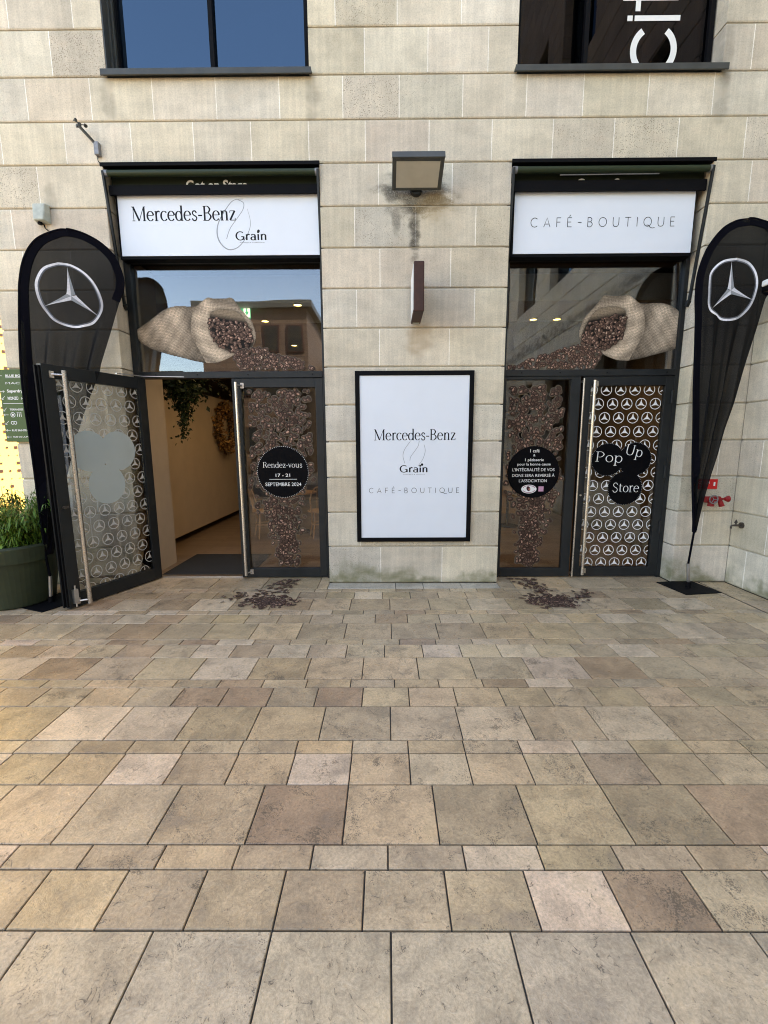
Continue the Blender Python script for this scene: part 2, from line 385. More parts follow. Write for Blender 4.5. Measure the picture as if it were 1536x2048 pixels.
def smoothline(p, n=6):
    out = []
    for i in range(len(p) - 1):
        a = p[max(i - 1, 0)]; b = p[i]; c = p[i + 1]; d = p[min(i + 2, len(p) - 1)]
        for k in range(n):
            t = k / n
            out.append(tuple(.5 * (2 * b[j] + (c[j] - a[j]) * t + (2 * a[j] - 5 * b[j] + 4 * c[j] - d[j]) * t * t + (3 * b[j] - a[j] - 3 * c[j] + d[j]) * t ** 3) for j in range(len(b))))
    out.append(tuple(p[-1])); return out
def arc(cx, cy, rx, ry, a0, a1, n=18):
    return [(cx + rx * math.cos(R(a0 + (a1 - a0) * i / n)), cy + ry * math.sin(R(a0 + (a1 - a0) * i / n))) for i in range(n + 1)]

# ---------------------------------------------------------------- lettering
SM = smoothline
def serif_glyphs(sf=True):
    g = {}
    def sr(x0, x1, y): return [([(x0, y), (x1, y)], 'h')] if sf else []
    V = lambda x, a, b: ([(x, a), (x, b)], 'v')
    H = lambda a, b, y: ([(a, y), (b, y)], 'h')
    g['M'] = (8.3, [([(1.1, 0), (1.1, 7)], 'h'), ([(1.1, 7), (4.1, .1)], 'v'), ([(4.1, .1), (6.9, 7)], 'h'), V(7, 0, 7)] + sr(.3, 1.9, .12) + sr(.2, 1.3, 6.9) + sr(6.1, 7.9, .12) + sr(6.8, 7.8, 6.9))
    g['e'] = (4.2, [(arc(2.1, 2.4, 1.7, 2.35, 8, 322), 'a'), H(.6, 3.75, 2.72)])
    g['r'] = (3.4, [V(1.1, 0, 4.8), (SM([(1.1, 3.0), (1.7, 4.3), (2.5, 4.75), (3.1, 4.3)]), 'm')] + sr(.3, 2.1, .12) + sr(.35, 1.1, 4.65))
    g['c'] = (3.9, [(arc(2.1, 2.4, 1.7, 2.35, 42, 322), 'a')])
    g['d'] = (4.7, [(arc(2.05, 2.35, 1.6, 2.3, 0, 360), 'a'), V(3.6, 0, 7.4)] + sr(2.9, 3.6, 7.25) + sr(3.6, 4.4, .12))
    g['s'] = (3.5, [(SM([(2.9, 3.7), (2.3, 4.65), (1.3, 4.65), (.75, 3.7), (1.4, 2.7), (2.5, 2.1), (2.95, 1.2), (2.3, .15), (1.2, .15), (.5, 1.1)]), 'm')])
    g['-'] = (2.8, [([(.3, 2.5), (2.5, 2.5)], 'm')])
    g['B'] = (5.3, [V(1.1, 0, 7), (SM([(1.1, 6.9), (2.9, 6.9), (4.0, 5.4), (2.9, 3.75), (1.1, 3.7)]), 'a'), (SM([(1.1, 3.7), (3.1, 3.65), (4.5, 1.9), (3.1, .12), (1.1, .12)]), 'a')] + sr(.3, 1.2, .12) + sr(.3, 1.2, 6.9))
    g['n'] = (5.0, [V(1.1, 0, 4.8), (SM([(1.1, 3.2), (1.8, 4.4), (2.8, 4.75), (3.6, 4.1), (3.75, 2.8), (3.75, 0)]), 'a')] + sr(.3, 1.9, .12) + sr(.35, 1.1, 4.65) + sr(3, 4.6, .12))
    g['z'] = (3.8, [H(.5, 3.3, 4.65), ([(3.2, 4.65), (.55, .12)], 'v'), H(.45, 3.4, .12)] + ([([(.55, 4.65), (.55, 3.7)], 'h'), ([(3.35, .12), (3.35, 1.2)], 'h')] if sf else []))
    g['G'] = (6.5, [(arc(3.3, 3.5, 2.7, 3.45, 48, 330), 'a'), V(5.5, .3, 3.0)] + (sr(4.6, 6.2, 3.0) if sf else [H(3.9, 5.5, 3.0)]))
    g['a'] = (4.4, [(arc(2.0, 1.35, 1.35, 1.3, 0, 360), 'a'), (SM([(.8, 4.0), (1.7, 4.7), (2.8, 4.5), (3.3, 3.5), (3.3, 1.0), (3.5, .2), (4.1, .2)]), 'a')])
    g['i'] = (2.2, [V(1.1, 0, 4.8), (arc(1.1, 6.6, .28, .28, 0, 360, 8), 'v')] + sr(.3, 1.9, .12) + sr(.35, 1.1, 4.65))
    g['R'] = (5.6, [V(1.1, 0, 7), (SM([(1.1, 6.9), (3.0, 6.9), (4.3, 5.3), (3.0, 3.6), (1.1, 3.55)]), 'a'), ([(2.8, 3.6), (4.9, .1)], 'v')] + sr(.3, 1.9, .12) + sr(.3, 1.2, 6.9) + sr(4.4, 5.4, .12))
    g['v'] = (4.1, [([(.6, 4.8), (2.1, .1)], 'v'), ([(2.1, .1), (3.6, 4.8)], 'h')] + sr(.1, 1.2, 4.7) + sr(3.1, 4.0, 4.7))
    g['o'] = (4.3, [(arc(2.15, 2.38, 1.7, 2.33, 0, 360), 'a')])
    g['u'] = (5.0, [(SM([(1.1, 4.8), (1.1, 1.8), (1.6, .4), (2.6, .1), (3.75, 1.4)]), 'a'), V(3.75, 0, 4.8)] + sr(.35, 1.1, 4.65) + sr(3, 3.75, 4.65) + sr(3.75, 4.6, .12))
    g['p'] = (4.7, [V(1.1, -2.3, 4.8), (arc(2.65, 2.35, 1.6, 2.3, 0, 360), 'a')] + sr(.3, 1.9, -2.2) + sr(.35, 1.1, 4.65))
    g['P'] = (5.2, [V(1.2, 0, 7), (SM([(1.2, 6.9), (3.1, 6.9), (4.4, 5.2), (3.1, 3.4), (1.2, 3.3)]), 'a')] + sr(.3, 2.1, .12) + sr(.3, 1.2, 6.9))
    g['U'] = (6.4, [(SM([(1.2, 7), (1.2, 2.4), (1.9, .6), (3.2, .1), (4.6, .7), (5.1, 2.4), (5.1, 7)]), 'a')] + sr(.4, 2.0, 6.9) + sr(4.4, 5.9, 6.9))
    g['S'] = (4.6, [(SM([(3.8, 5.6), (3.1, 6.85), (1.7, 6.85), (.9, 5.5), (1.7, 4.1), (3.2, 3.2), (3.9, 1.7), (3.0, .2), (1.5, .15), (.6, 1.5)]), 'm')])
    g['t'] = (3.2, [(SM([(1.3, 6.3), (1.3, 1.4), (1.7, .3), (2.8, .3)]), 'a'), H(.4, 2.7, 4.7)])
    g[' '] = (3, [])
    return g
def thin_glyphs():
    g = {}; H = 'h'
    g['C'] = (6.2, [(arc(3.6, 3.5, 3.1, 3.4, 48, 312), H)])
    g['A'] = (5.6, [([(.2, 0), (2.8, 7), (5.4, 0)], H), ([(1.1, 2.3), (4.5, 2.3)], H)])
    g['F'] = (4.2, [([(.5, 0), (.5, 7)], H), ([(.5, 6.9), (3.8, 6.9)], H), ([(.5, 3.7), (3.4, 3.7)], H)])
    g['E'] = (4.2, [([(.5, 0), (.5, 7)], H), ([(.5, 6.9), (3.8, 6.9)], H), ([(.5, 3.7), (3.4, 3.7)], H), ([(.5, .1), (3.9, .1)], H)])
    g['É'] = (4.2, g['E'][1] + [([(1.7, 7.8), (2.8, 9.0)], H)])
    g['-'] = (3.0, [([(0, 3.4), (3, 3.4)], H)])
    g['B'] = (4.6, [([(.5, 0), (.5, 7)], H), (SM([(.5, 6.9), (2.6, 6.9), (3.7, 5.4), (2.6, 3.8), (.5, 3.7)]), H), (SM([(.5, 3.7), (2.9, 3.6), (4.2, 1.9), (2.9, .1), (.5, .1)]), H)])
    g['O'] = (6.8, [(arc(3.4, 3.5, 3.1, 3.4, 0, 360, 28), H)])
    g['U'] = (5.4, [(SM([(.4, 7), (.4, 2.6), (1.1, .6), (2.7, .05), (4.3, .6), (5, 2.6), (5, 7)]), H)])
    g['T'] = (4.8, [([(2.4, 0), (2.4, 7)], H), ([(0, 6.9), (4.8, 6.9)], H)])
    g['I'] = (1.0, [([(.5, 0), (.5, 7)], H)])
    g['Q'] = (6.8, g['O'][1] + [(SM([(2.6, .9), (4.2, .9), (5.6, -.5), (7.4, -1.2), (9.4, -.9)]), H)])
    return g
SERIF, SANSB, THIN = serif_glyphs(), serif_glyphs(False), thin_glyphs()
def write(mb, font, text, u0, u1, v0, v1, thick=.75, thin=.28, track=0, cap=7., col=None, rot=0, idot=None):
    tot = sum(font[c][0] for c in text) + track * (len(text) - 1)
    sx = (u1 - u0) / tot; sy = (v1 - v0) / cap; x = 0
    cu, cv = (u0 + u1) / 2, (v0 + v1) / 2; cr, sr_ = math.cos(rot), math.sin(rot)
    for ch in text:
        adv, st = font[ch]
        for pts, kind in st:
            P = [(u0 + (x + px) * sx, v0 + py * sy) for px, py in pts]
            W = []
            for i in range(len(P)):
                a = P[max(0, i - 1)]; b = P[min(len(P) - 1, i + 1)]
                q = math.hypot(b[0] - a[0], b[1] - a[1]) or 1; dy = abs(b[1] - a[1]) / q
                W.append({'v': thick, 'h': thin, 'm': (thick + thin) / 2, 'a': thin + (thick - thin) * dy ** 2}[kind] * (sx + sy) / 2)
            P = [(cu + (p[0] - cu) * cr - (p[1] - cv) * sr_, cv + (p[0] - cu) * sr_ + (p[1] - cv) * cr) for p in P]
            mb.ribbon(P, W, col)
        x += adv + track
def sans(mb, text, u0, u1, v0, v1, bold=0.0, col=None, rot=0):
    cu = bpy.data.curves.new('t', 'FONT'); cu.body = text; cu.size = 1; cu.resolution_u = 3; cu.offset = bold
    o = bpy.data.objects.new('t', cu); me = bpy.data.meshes.new_from_object(o)
    vs_ = [v.co for v in me.vertices]
    if vs_:
        xs = [v.x for v in vs_]; ys = [v.y for v in vs_]
        a, b, c, d = min(xs), max(xs), min(ys), max(ys); mb.lay += 1
        q = [(u0 + (v.x - a) / (b - a) * (u1 - u0), v0 + (v.y - c) / (d - c) * (v1 - v0)) for v in vs_]
        mb.add([(x, y, mb.lay * 4e-6) for x, y in q], [tuple(p.vertices) for p in me.polygons], col)
    bpy.data.objects.remove(o); bpy.data.curves.remove(cu); bpy.data.meshes.remove(me)

def star_parts(r):          # ring and three-pointed star around the origin, as small faces
    fs = []; n = 30; ri = r * .88
    for i in range(n):
        a, b = 2 * math.pi * i / n, 2 * math.pi * (i + 1) / n
        fs.append([(r * math.cos(a), r * math.sin(a)), (r * math.cos(b), r * math.sin(b)), (ri * math.cos(b), ri * math.sin(b)), (ri * math.cos(a), ri * math.sin(a))])
    for k in range(3):
        a = R(90 + 120 * k); t = (r * .86 * math.cos(a), r * .86 * math.sin(a))
        q = [(r * .25 * math.cos(a + s_ * R(60)), r * .24 * math.sin(a + s_ * R(60))) for s_ in (-1, 1)]
        for s_ in (0, 1):
            e = q[s_]
            prev = ((0, 0), e)
            for j in range(1, 5):
                f = j / 4
                c0 = (t[0] * f, t[1] * f); c1 = (e[0] + (t[0] - e[0]) * f + (0 - e[0]) * .0, e[1] + (t[1] - e[1]) * f)
                # concave side of the arm
                bend = .35 * f * (1 - f) * 1.5
                c1 = (c1[0] + (c0[0] - c1[0]) * bend * 1.4, c1[1] + (c0[1] - c1[1]) * bend * 1.4)
                fs.append([prev[0], prev[1], c1, c0]); prev = (c0, c1)
    return fs
def star_pattern(mb, u0, u1, v0, v1, r=.064, du=.163, dv=.1565, start=None, col=None, gaps=()):
    fs = star_parts(r); row = 0; v = v1 - .045
    mb.lay += 1; L_ = mb.lay
    while v > v0 - r:
        u = u0 + .03 + (du / 2 if row % 2 else 0) - du
        while u < u1 + r:
            for k, f in enumerate(fs):
                q = [(u + a, v + b) for a, b in f]
                if all(u0 + .004 < a < u1 - .004 and v0 + .004 < b < v1 - .004 for a, b in q):
                    if any(math.hypot(a - g[0], b - g[1]) < g[2] for a, b in q for g in gaps): continue
                    mb.poly(q, col, L_ + (k % 2))
            u += du
        v -= dv; row += 1
    mb.lay += 1
def bean(mb, u, v, a, L, tone=1., red=1., lens=True):
    W = L * (.60 + .12 * rnd.random()) * .5; L = L * .5; ca, sa = math.cos(a), math.sin(a)
    d = .036 * tone; j = .7 + .6 * rnd.random()
    base = (d * j * 1.42 * red, d * j * .84, d * j * .62)
    if lens:
        mb.disc(u, v, L * 1.1, W * 1.16, 12, a, (.010, .006, .005)); mb.disc(u, v, L, W, 12, a, base)
        o = (rnd.uniform(-.15, .15) * L, (.18 + .1 * rnd.random()) * W)
        k = rnd.choice([1.6, 2.4, 3.6, 5.5, 1.2])
        mb.disc(u + o[0] * ca - o[1] * sa, v + o[0] * sa + o[1] * ca, L * .66, W * .55, 10, a, tuple(min(.5, c * k) for c in base))
        if rnd.random() < .5:
            mb.ribbon([(u - L * .85 * ca, v - L * .85 * sa), (u - W * .12 * sa, v + W * .12 * ca), (u + W * .12 * sa, v - W * .12 * ca), (u + L * .85 * ca, v + L * .85 * sa)], W * .22, tuple(c * .35 for c in base))
        if rnd.random() < .4:
            mb.disc(u + o[0] * 2 * ca - o[1] * 2 * sa, v + o[0] * 2 * sa + o[1] * 2 * ca, L * .26, W * .2, 7, a, (.40, .27, .22))
    else:
        mb.disc(u, v, L, W, 10, a, base)
def bean_field(mb, pts, size, film=True, tone=1., film_col=(.125, .096, .068), rim=(.20, .165, .13), clip=None, fsz=1.0):
    def ok(u, v, q): return clip is None or (clip[0] + q < u < clip[1] - q and clip[2] + q < v < clip[3] - q)
    B = [(u, v, rnd.uniform(0, math.pi), size * rnd.uniform(.75, 1.2)) for u, v in pts]
    B = [b for b in B if ok(b[0], b[1], b[3] * .62)]
    if film:
        for u, v, a, L in B: mb.disc(u, v, L * .68 * fsz, L * .55 * fsz, 14, a, rim)
        for u, v, a, L in B: mb.disc(u, v, (L * .68 - .0028) * fsz, (L * .55 - .0028) * fsz, 14, a, film_col)
    for u, v, a, L in B: bean(mb, u, v, a, L, tone)

# ================================================================ SETTING
# ground sheet
g = MB(); g.add([(-300, -300, -.03), (300, -300, -.03), (300, 300, -.03), (-300, 300, -.03)], [(0, 1, 2, 3)])
tag(g.build('ground', 'asphalt'), kind='structure')
# mortar bed under the slabs
g = MB(); g.add([(-14, -12, -.009), (4.2, -12, -.009), (4.2, .26, -.009), (-14, .26, -.009)], [(0, 1, 2, 3)])
tag(g.build('paving_bed', 'joint'), kind='structure')
g = MB(); g.add([(-14, .26, -.009), (-4.3, .26, -.009), (-4.3, 16, -.009), (-14, 16, -.009)], [(0, 1, 2, 3)])
tag(g.build('side_street', 'asphalt'), kind='structure')
PAL = [((.375, .315, .235), 9), ((.40, .345, .27), 8), ((.335, .285, .22), 7), ((.40, .33, .25), 3), ((.45, .395, .33), 4), ((.29, .23, .175), 3), ((.43, .35, .25), 2), ((.33, .275, .21), 2), ((.48, .41, .345), .8)]
pt = sum(p[1] for p in PAL)
def pick():
    q = rnd.random() * pt
    for c, w_ in PAL:
        q -= w_
        if q <= 0: break
    j = rnd.uniform(.87, 1.11)
    return (c[0] * j * rnd.uniform(1.21, 1.26), c[1] * j * 1.06, c[2] * j * rnd.uniform(.82, .90), rnd.choice([.3, .6, 1., 1.3]))
def slab(mb, x0, x1, y0, y1, col=None):
    gp = .0031; x0 += gp; x1 -= gp; y0 += gp; y1 -= gp; c = .0025; dz = rnd.uniform(-.0008, .0008)
    tl = [rnd.uniform(-.0006, .0006) for _ in range(4)]
    v = [(x0, y0, -.012), (x1, y0, -.012), (x1, y1, -.012), (x0, y1, -.012), (x0, y0, dz - c), (x1, y0, dz - c), (x1, y1, dz - c), (x0, y1, dz - c),
         (x0 + c, y0 + c, dz + tl[0]), (x1 - c, y0 + c, dz + tl[1]), (x1 - c, y1 - c, dz + tl[2]), (x0 + c, y1 - c, dz + tl[3])]
    mb.add(v, [(0, 1, 5, 4), (1, 2, 6, 5), (2, 3, 7, 6), (3, 0, 4, 7), (4, 5, 9, 8), (5, 6, 10, 9), (6, 7, 11, 10), (7, 4, 8, 11), (8, 9, 10, 11)], col or pick())
rows = [(-.2, -.303, .3, .1), (-.303, -.52, .3, -.05), (-.52, -.838, .4, .03), (-.838, -.941, .3, .07), (-.941, -1.152, .3, -.11), (-1.152, -1.479, .4, .0374),
        (-1.479, -1.58, .3, .1), (-1.58, -1.794, .3, -.02), (-1.794, -2.106, .4, .223), (-2.106, -2.209, .3, .05), (-2.209, -2.423, .3, .14), (-2.423, -2.736, .4, -.3816 + .4),
        (-2.736, -2.84, .301, -.491), (-2.84, -3.054, .2995, -.487), (-3.054, -3.371, .4, -.1875), (-3.371, -3.477, .3015, 0.0), (-3.477, -3.69, .3025, -.088), (-3.69, -4.006, .4, .009),
        ]
y = -4.006; k = 0
while y > -7.5:
    d, L_ = ((.104, .3), (.212, .3), (.317, .4))[k % 3]; rows.append((y, y - d, L_, rnd.random() * .3)); y -= d; k += 1
pv = MB()
for y1, y0, L_, ph in rows:
    xe = 3.62
    k0 = math.floor((-11 - ph) / L_)
    x = ph + k0 * L_
    while x < xe:
        a, b = x, min(x + L_, xe)
        if b - a > .05:
            c_ = pick()
            if y1 < -3.6 and y1 > -3.8: c_ = (c_[0] * .5 + .235, c_[1] * .5 + .200, c_[2] * .5 + .148, c_[3] * .6)   # the paler front course
            slab(pv, a, b, y0, y1, c_)
        x += L_
# slabs reaching into the door bays and the small stones before the pillars
for a, b in ((-2.86, -.672), (1.283, 3.30)):
    xs = [a] + [q for q in ((-2.45, -2.02, -1.42, -.79) if a < 0 else (1.46, 2.1, 2.72)) if a < q < b] + [b]
    for i in range(len(xs) - 1): slab(pv, xs[i], xs[i + 1], -.2, .255)
for xs in ((-11, -10.4, -9.8, -9.2, -8.6, -8, -7.4, -6.8, -6.2, -5.6, -5.1, -4.6, -4.1, -3.7, -3.3, -2.86), (-.672, .10, .415, .85, 1.283), (3.30, 3.62)):
    for i in range(len(xs) - 1): slab(pv, xs[i], xs[i + 1], -.2, 0 if xs[i] > -4.2 else .255, (.47, .42, .345, .6) if -1 < xs[i] < 2 else None)
# edge stones along the side wall, beyond a narrow slot drain
yy = -.0
while yy > -7.4:
    slab(pv, 3.645, 3.93, yy - .6, yy); yy -= .6
tag(pv.build('pavement', 'slab'), kind='structure')
g = MB(); g.box(-14, -4.3, .26, 16, -.02, -.004); tag(g.build('side_path', 'slab'), kind='structure') if False else None

# ================================================================ STONE BUILDING
bld = thing('stone_building', 'pale limestone block building with a cafe shop front between stone pillars', 'building')
ZC = [0, .436, .836, 1.234, 1.633, 2.032, 2.434, 2.832, 3.23, 3.627, 4.022, 4.422, 4.812, 5.205, 5.61, 6.01, 6.41, 6.81, 7.21, 7.6]
JN = {0: [-.07, .64], 4: None, 6: [-.1, .66], 7: [-.07, .68], 8: [-.31, .94], 9: [-.06, .68], 10: [-3.87, -.32, .31, .93], 11: [-3.55, -.07, .68],
      }
JN = {0: [-3.7, -3.2, -.07, .64], 1: [-3.4, -.3, .9, 3.6], 2: [-3.8, -3.3, .1], 3: [-3.55, -.2, .7, 3.7], 4: [-3.75, .3], 5: [-3.5, .0, 3.66],
      6: [-3.8, -.07, .68], 7: [-3.6, -.31, .94], 8: [-3.8, -3.3, -.06, .68, 3.65], 9: [-3.87, -.32, .31, .93], 10: [-3.55, -.07, .68, 3.7],
      11: [-3.88, -3.23, -2.56, -1.93, -1.35, -.77, -.2, .44, 1.07, 1.68, 2.29, 2.93, 3.6],
      12: [-3.57, -2.93, -2.31, -1.68, -1.05, -.42, .14, .77, 1.40, 1.96, 2.60, 3.24, 3.85],
      13: [-3.28, -.2, .42, 1.01, 3.58], 14: [-3.66, -3.03, -.48, .12, .74, 3.8], 15: [-3.4, -.2, .5, 3.6], 16: [-3.7, -.4, .2, .9], 17: [-3.4, -.1, .6, 3.6], 18: [-3.6, -3, -2.4, -1.8, -1.2, -.6, 0, .6, 1.2, 1.8, 2.4, 3]}
OPEN = [(-2.87, -.672, 0, 4.422), (1.283, 3.305, 0, 4.422), (-2.75, -.75, 5.205, 7.21), (1.30, 3.30, 5.205, 7.21)]
SC = [((.72, .635, .53), .12), ((.70, .62, .525), .3), ((.73, .65, .56), .1), ((.69, .595, .50), .4), ((.735, .65, .545), .2), ((.675, .615, .54), .6), ((.75, .68, .59), .05), ((.68, .60, .51), .72), ((.71, .63, .53), .15)]
def block(mb, u0, u1, z0, z1, dep, col=None):
    gx, gz, c, cz = .0018, .0068, .006, .010
    u0 += gx; u1 -= gx; z0 += gz; z1 -= gz
    if not col:
        cc, pa = rnd.choice(SC); j = rnd.uniform(.84, 1.0); col = (cc[0] * j * 1.0, cc[1] * j, cc[2] * j * rnd.uniform(.90, .97), pa * rnd.uniform(.6, 1.2))
    v = [(u0, dep, z0), (u1, dep, z0), (u1, dep, z1), (u0, dep, z1), (u0, c, z0), (u1, c, z0), (u1, c, z1), (u0, c, z1),
         (u0 + .0015, 0, z0 + cz), (u1 - .0015, 0, z0 + cz), (u1 - .0015, 0, z1 - cz), (u0 + .0015, 0, z1 - cz)]
    mb.add(v, [(4, 5, 9, 8), (5, 6, 10, 9), (6, 7, 11, 10), (7, 4, 8, 11), (8, 9, 10, 11), (0, 1, 5, 4), (1, 2, 6, 5), (2, 3, 7, 6), (3, 0, 4, 7)], col)
def stone_wall(mb, u0, u1, zc, joints, opens, rnd_len=.62):
    for i in range(len(zc) - 1):
        z0, z1 = zc[i], zc[i + 1]; zm = (z0 + z1) / 2
        js = joints.get(i) if joints else None
        if js is None:
            js = []; x = u0 + rnd.uniform(.2, .6)
            while x < u1 - .15: js.append(x); x += rnd.uniform(.5, .75)
        cuts = sorted([(a, b) for a, b, c, d in opens if c < zm < d])
        segs = []; x = u0
        for a, b in cuts:
            if a > x: segs.append((x, a, x != u0, True))
            x = b
        if x < u1: segs.append((x, u1, x != u0, False))
        for a, b, le, re in segs:
            xs = [a] + [q for q in js if a + .1 < q < b - .1] + [b]
            for k in range(len(xs) - 1):
                deep = (k == 0) or (k == len(xs) - 2)
                block(mb, xs[k], xs[k + 1], z0, z1, .27 if deep else .05)
                if k: mb.box(xs[k] - .0042, xs[k] + .0042, -.0006, .03, z0 + .012, z1 - .012, (.92, .87, .78, 0))
sw = MB(); stone_wall(sw, -4.13, 3.93, ZC, JN, OPEN)
sw.build('wall', 'stone', bld)
bk = MB()
for a, b in ((-4.12, -2.9), (-.64, 1.25), (3.335, 3.95)): bk.box(a, b, .016, .30, 0, 7.59)
for a, b in ((-2.9, -.64), (1.25, 3.335)):
    bk.box(a, b, .016, .30, 4.44, 5.19); bk.box(a, b, .016, .30, 7.225, 7.59)
bk.box(-2.9, -2.765, .016, .30, 5.19, 7.225); bk.box(-.735, -.64, .016, .30, 5.19, 7.225)
bk.box(1.25, 1.285, .016, .30, 5.19, 7.225); bk.box(3.315, 3.335, .016, .30, 5.19, 7.225)
bk.build('mortar_backing', 'mortar', bld)
# rest of the building shell: ends, roof, back
sh = MB(); sh.box(-4.125, -4.0, .30, 8.0, 0, 7.6); sh.box(-4.0, 3.95, 7.9, 8.0, 0, 7.6); sh.box(-4.0, 3.95, .30, 7.9, 7.5, 7.6)
sh.build('outer_shell', 'mortar', bld)
sh = MB(); sh.box(-4.0, 3.95, .30, 7.9, 3.75, 3.85); sh.build('upper_floor_slab', 'ceil', bld)

# side wing on the right, made tall out of view to shade the square
wing = thing('side_wing', 'limestone wing closing the square on the right, unseen height added for shade', 'building', (3.93, 0, 0))
ZW = ZC + [7.6 + .4 * i for i in range(1, 22)]
WO = [(1.6 + 2.6 * k, 3.2 + 2.6 * k, z0, z1) for k in range(5) for z0, z1 in ((.836, 3.23), (5.205, 7.21), (9.2, 11.2), (13.2, 15.2))]
ww = MB(lambda u, d, z: (d, -u, z)); stone_wall(ww, 0.0, 15, ZW, None, WO)
ww.build('wall', 'stone', wing)
ZB = [(0, .836), (3.23, 5.205), (7.21, 9.2), (11.2, 13.2), (15.2, 16)]
b2 = MB(lambda u, d, z: (d, -u, z))
for z0, z1 in ZB: b2.box(0, 15, .016, .3, z0 - (.018 if z0 else 0), z1 + .018)
us = [0.0] + [q for k in range(5) for q in (1.6 + 2.6 * k, 3.2 + 2.6 * k)] + [15]
for k in range(0, len(us), 2):
    for z0, z1 in ((.836, 3.23), (5.205, 7.21), (9.2, 11.2), (13.2, 15.2)):
        b2.box(us[k] + (.018 if k else 0), us[k + 1] - .018, .017, .299, z0 + .019, z1 - .019)
b2.build('mortar_backing', 'mortar', wing)
sh = MB(); sh.box(.3, 8, -15, 8, 15.9, 16); sh.box(7.9, 8, -15, 8, 0, 15.9); sh.box(.3, 7.9, -15, -14.9, 0, 15.9); sh.box(.3, 7.9, 7.9, 8, 0, 15.9); sh.box(.05, .3, .0, 7.9, 7.6, 15.9)  # unseen shell of the wing, carried up and back to block the sun
sh.build('outer_shell', 'mortar', wing)
for k, (a, b, z0, z1) in enumerate(WO):
    f = MB(); f.box(.18, .24, -b + .0, -a - .0, z0, z0 + .06); f.box(.18, .24, -b, -a, z1 - .06, z1); f.box(.18, .24, -b, -b + .06, z0 + .06, z1 - .06); f.box(.18, .24, -a - .06, -a, z0 + .06, z1 - .06)
    f.box(.17, .235, -(a + b) / 2 - .03, -(a + b) / 2 + .03, z0 + .06, z1 - .06)
    w_ = f.build('window', 'frame', wing)
    q = MB(); q.box(.22, .225, -b + .06, -a - .06, z0 + .06, z1 - .06); q.build('pane', 'upglass', w_)
    q = MB(); q.box(.5, .52, -b - .3, -a + .3, z0 - .3, z1 + .3); q.build('dark_room_sheet', 'ceil', w_)  # dark sheet in place of the unlit room behind the pane

# ---- upper windows of the front
def upper_window(x0, x1, mull, label, dark_jamb, gm):
    z0, z1 = 5.235, 7.2
    f = MB()
    f.box(x0 + .012, x0 + .06, .16, .235, z0, z1); f.box(x1 - .06, x1 - .012, .16, .235, z0, z1)
    f.box(x0 + .06, x1 - .06, .16, .235, z1 - .06, z1); f.box(x0 + .06, x1 - .06, .17, .235, z0, z0 + .015)
    f.box(mull - .022, mull + .022, .15, .235, z0 + .015, z1 - .06)
    w_ = f.build('window', 'black', bld, bevel=.002); tag(w_, label)
    q = MB(); q.box(x0 + .06, x1 - .06, .20, .206, z0 + .01, z1 - .05); q.build('pane', gm, w_)
    s_ = MB(); s_.box(x0 - .03, x1 + .03, -.055, .16, z0 - .022, z0 - .004); s_.box(x0 - .03, x1 + .03, -.06, -.045, z0 - .055, z0 - .001)
    s_.build('sill', 'sill', w_, bevel=.002)
    if dark_jamb:
        j = MB(); j.box(x0 + .001, x0 + .012, .002, .16, z0, z1); j.box(x0 + .012, x0 + .03, .09, .16, z0, z1); j.box(x0 + .03, x0 + .045, .13, .16, z0, z1); j.build('jamb_lining', 'sill', w_)
    r_ = MB(); r_.box(x0 - .05, x1 + .05, 1.2, 1.22, z0 - .2, z1 + .2); r_.build('dark_room_sheet', 'ceil', w_)  # dark backing sheet stands in for the shade of the room
    return w_
upper_window(-2.75, -.75, -1.745, 'upper window reflecting deep blue sky', True, 'upglass')
uw = upper_window(1.30, 3.30, 2.02, 'upper window reflecting dark walls behind large white letters', False, 'upglass_dark')
lt = MB(front(.197))
lt.ribbon(arc(2.72, 5.535, .205, .205, 125 - 0, 415, 40), .062)      # c, lying on its back
lt.box(2.507, 2.963, 5.79, 5.838, 0, .002); lt.box(2.435, 2.487, 5.79, 5.838, 0, .002)   # i
lt.box(2.38, 2.93, 5.965, 6.015, 0, .002); lt.box(2.51, 2.559, 5.875, 5.964, 0, .002); lt.box(2.51, 2.559, 6.016, 6.10, 0, .002)   # t
lt.build('lettering', 'whiteink', uw)

# ---- shop fronts
GY = .24
def rect_frame(mb, x0, x1, z0, z1, wl, wr, wb, wt, y0, y1):
    mb.box(x0, x0 + wl, y0, y1, z0, z1); mb.box(x1 - wr, x1, y0, y1, z0, z1)
    mb.box(x0 + wl, x1 - wr, y0 + .001, y1 - .001, z0, z0 + wb); mb.box(x0 + wl, x1 - wr, y0 + .001, y1 - .001, z1 - wt, z1)
def shopfront(x0, x1, label, glass):
    f = MB()
    # posts, header, transom bar
    f.box(x0, x0 + .065, .20, .30, 0.0, 3.66); f.box(x1 - .045, x1, .20, .30, 0.0, 3.66)
    f.box(x0 + .065, x1 - .045, .201, .299, 3.575, 3.66)
    f.box(x0 + .065, x1 - .045, .195, .30, 2.355, 2.425)
    o = f.build('shop_front_frame', 'frame', bld, bevel=.003); tag(o, label)
    for q in (.25, .7, 1.25, 1.95):
        s_ = MB(); s_.tube([(x0 + q * (x1 - x0) / 2.1, .194, 2.39), (x0 + q * (x1 - x0) / 2.1, .189, 2.39)], .007, 8); s_.build('screw', 'black', o)
    q = MB(); q.box(x0 + .06, x1 - .04, GY, GY + .008, 2.42, 3.58); q.build('transom_pane', glass, o)
    return o
SFL = shopfront(-2.865, -.675, 'dark frame and transom glazing of the left door bay', 'glass')
SFR = shopfront(1.286, 3.302, 'dark frame and transom glazing of the right door bay', 'glass')

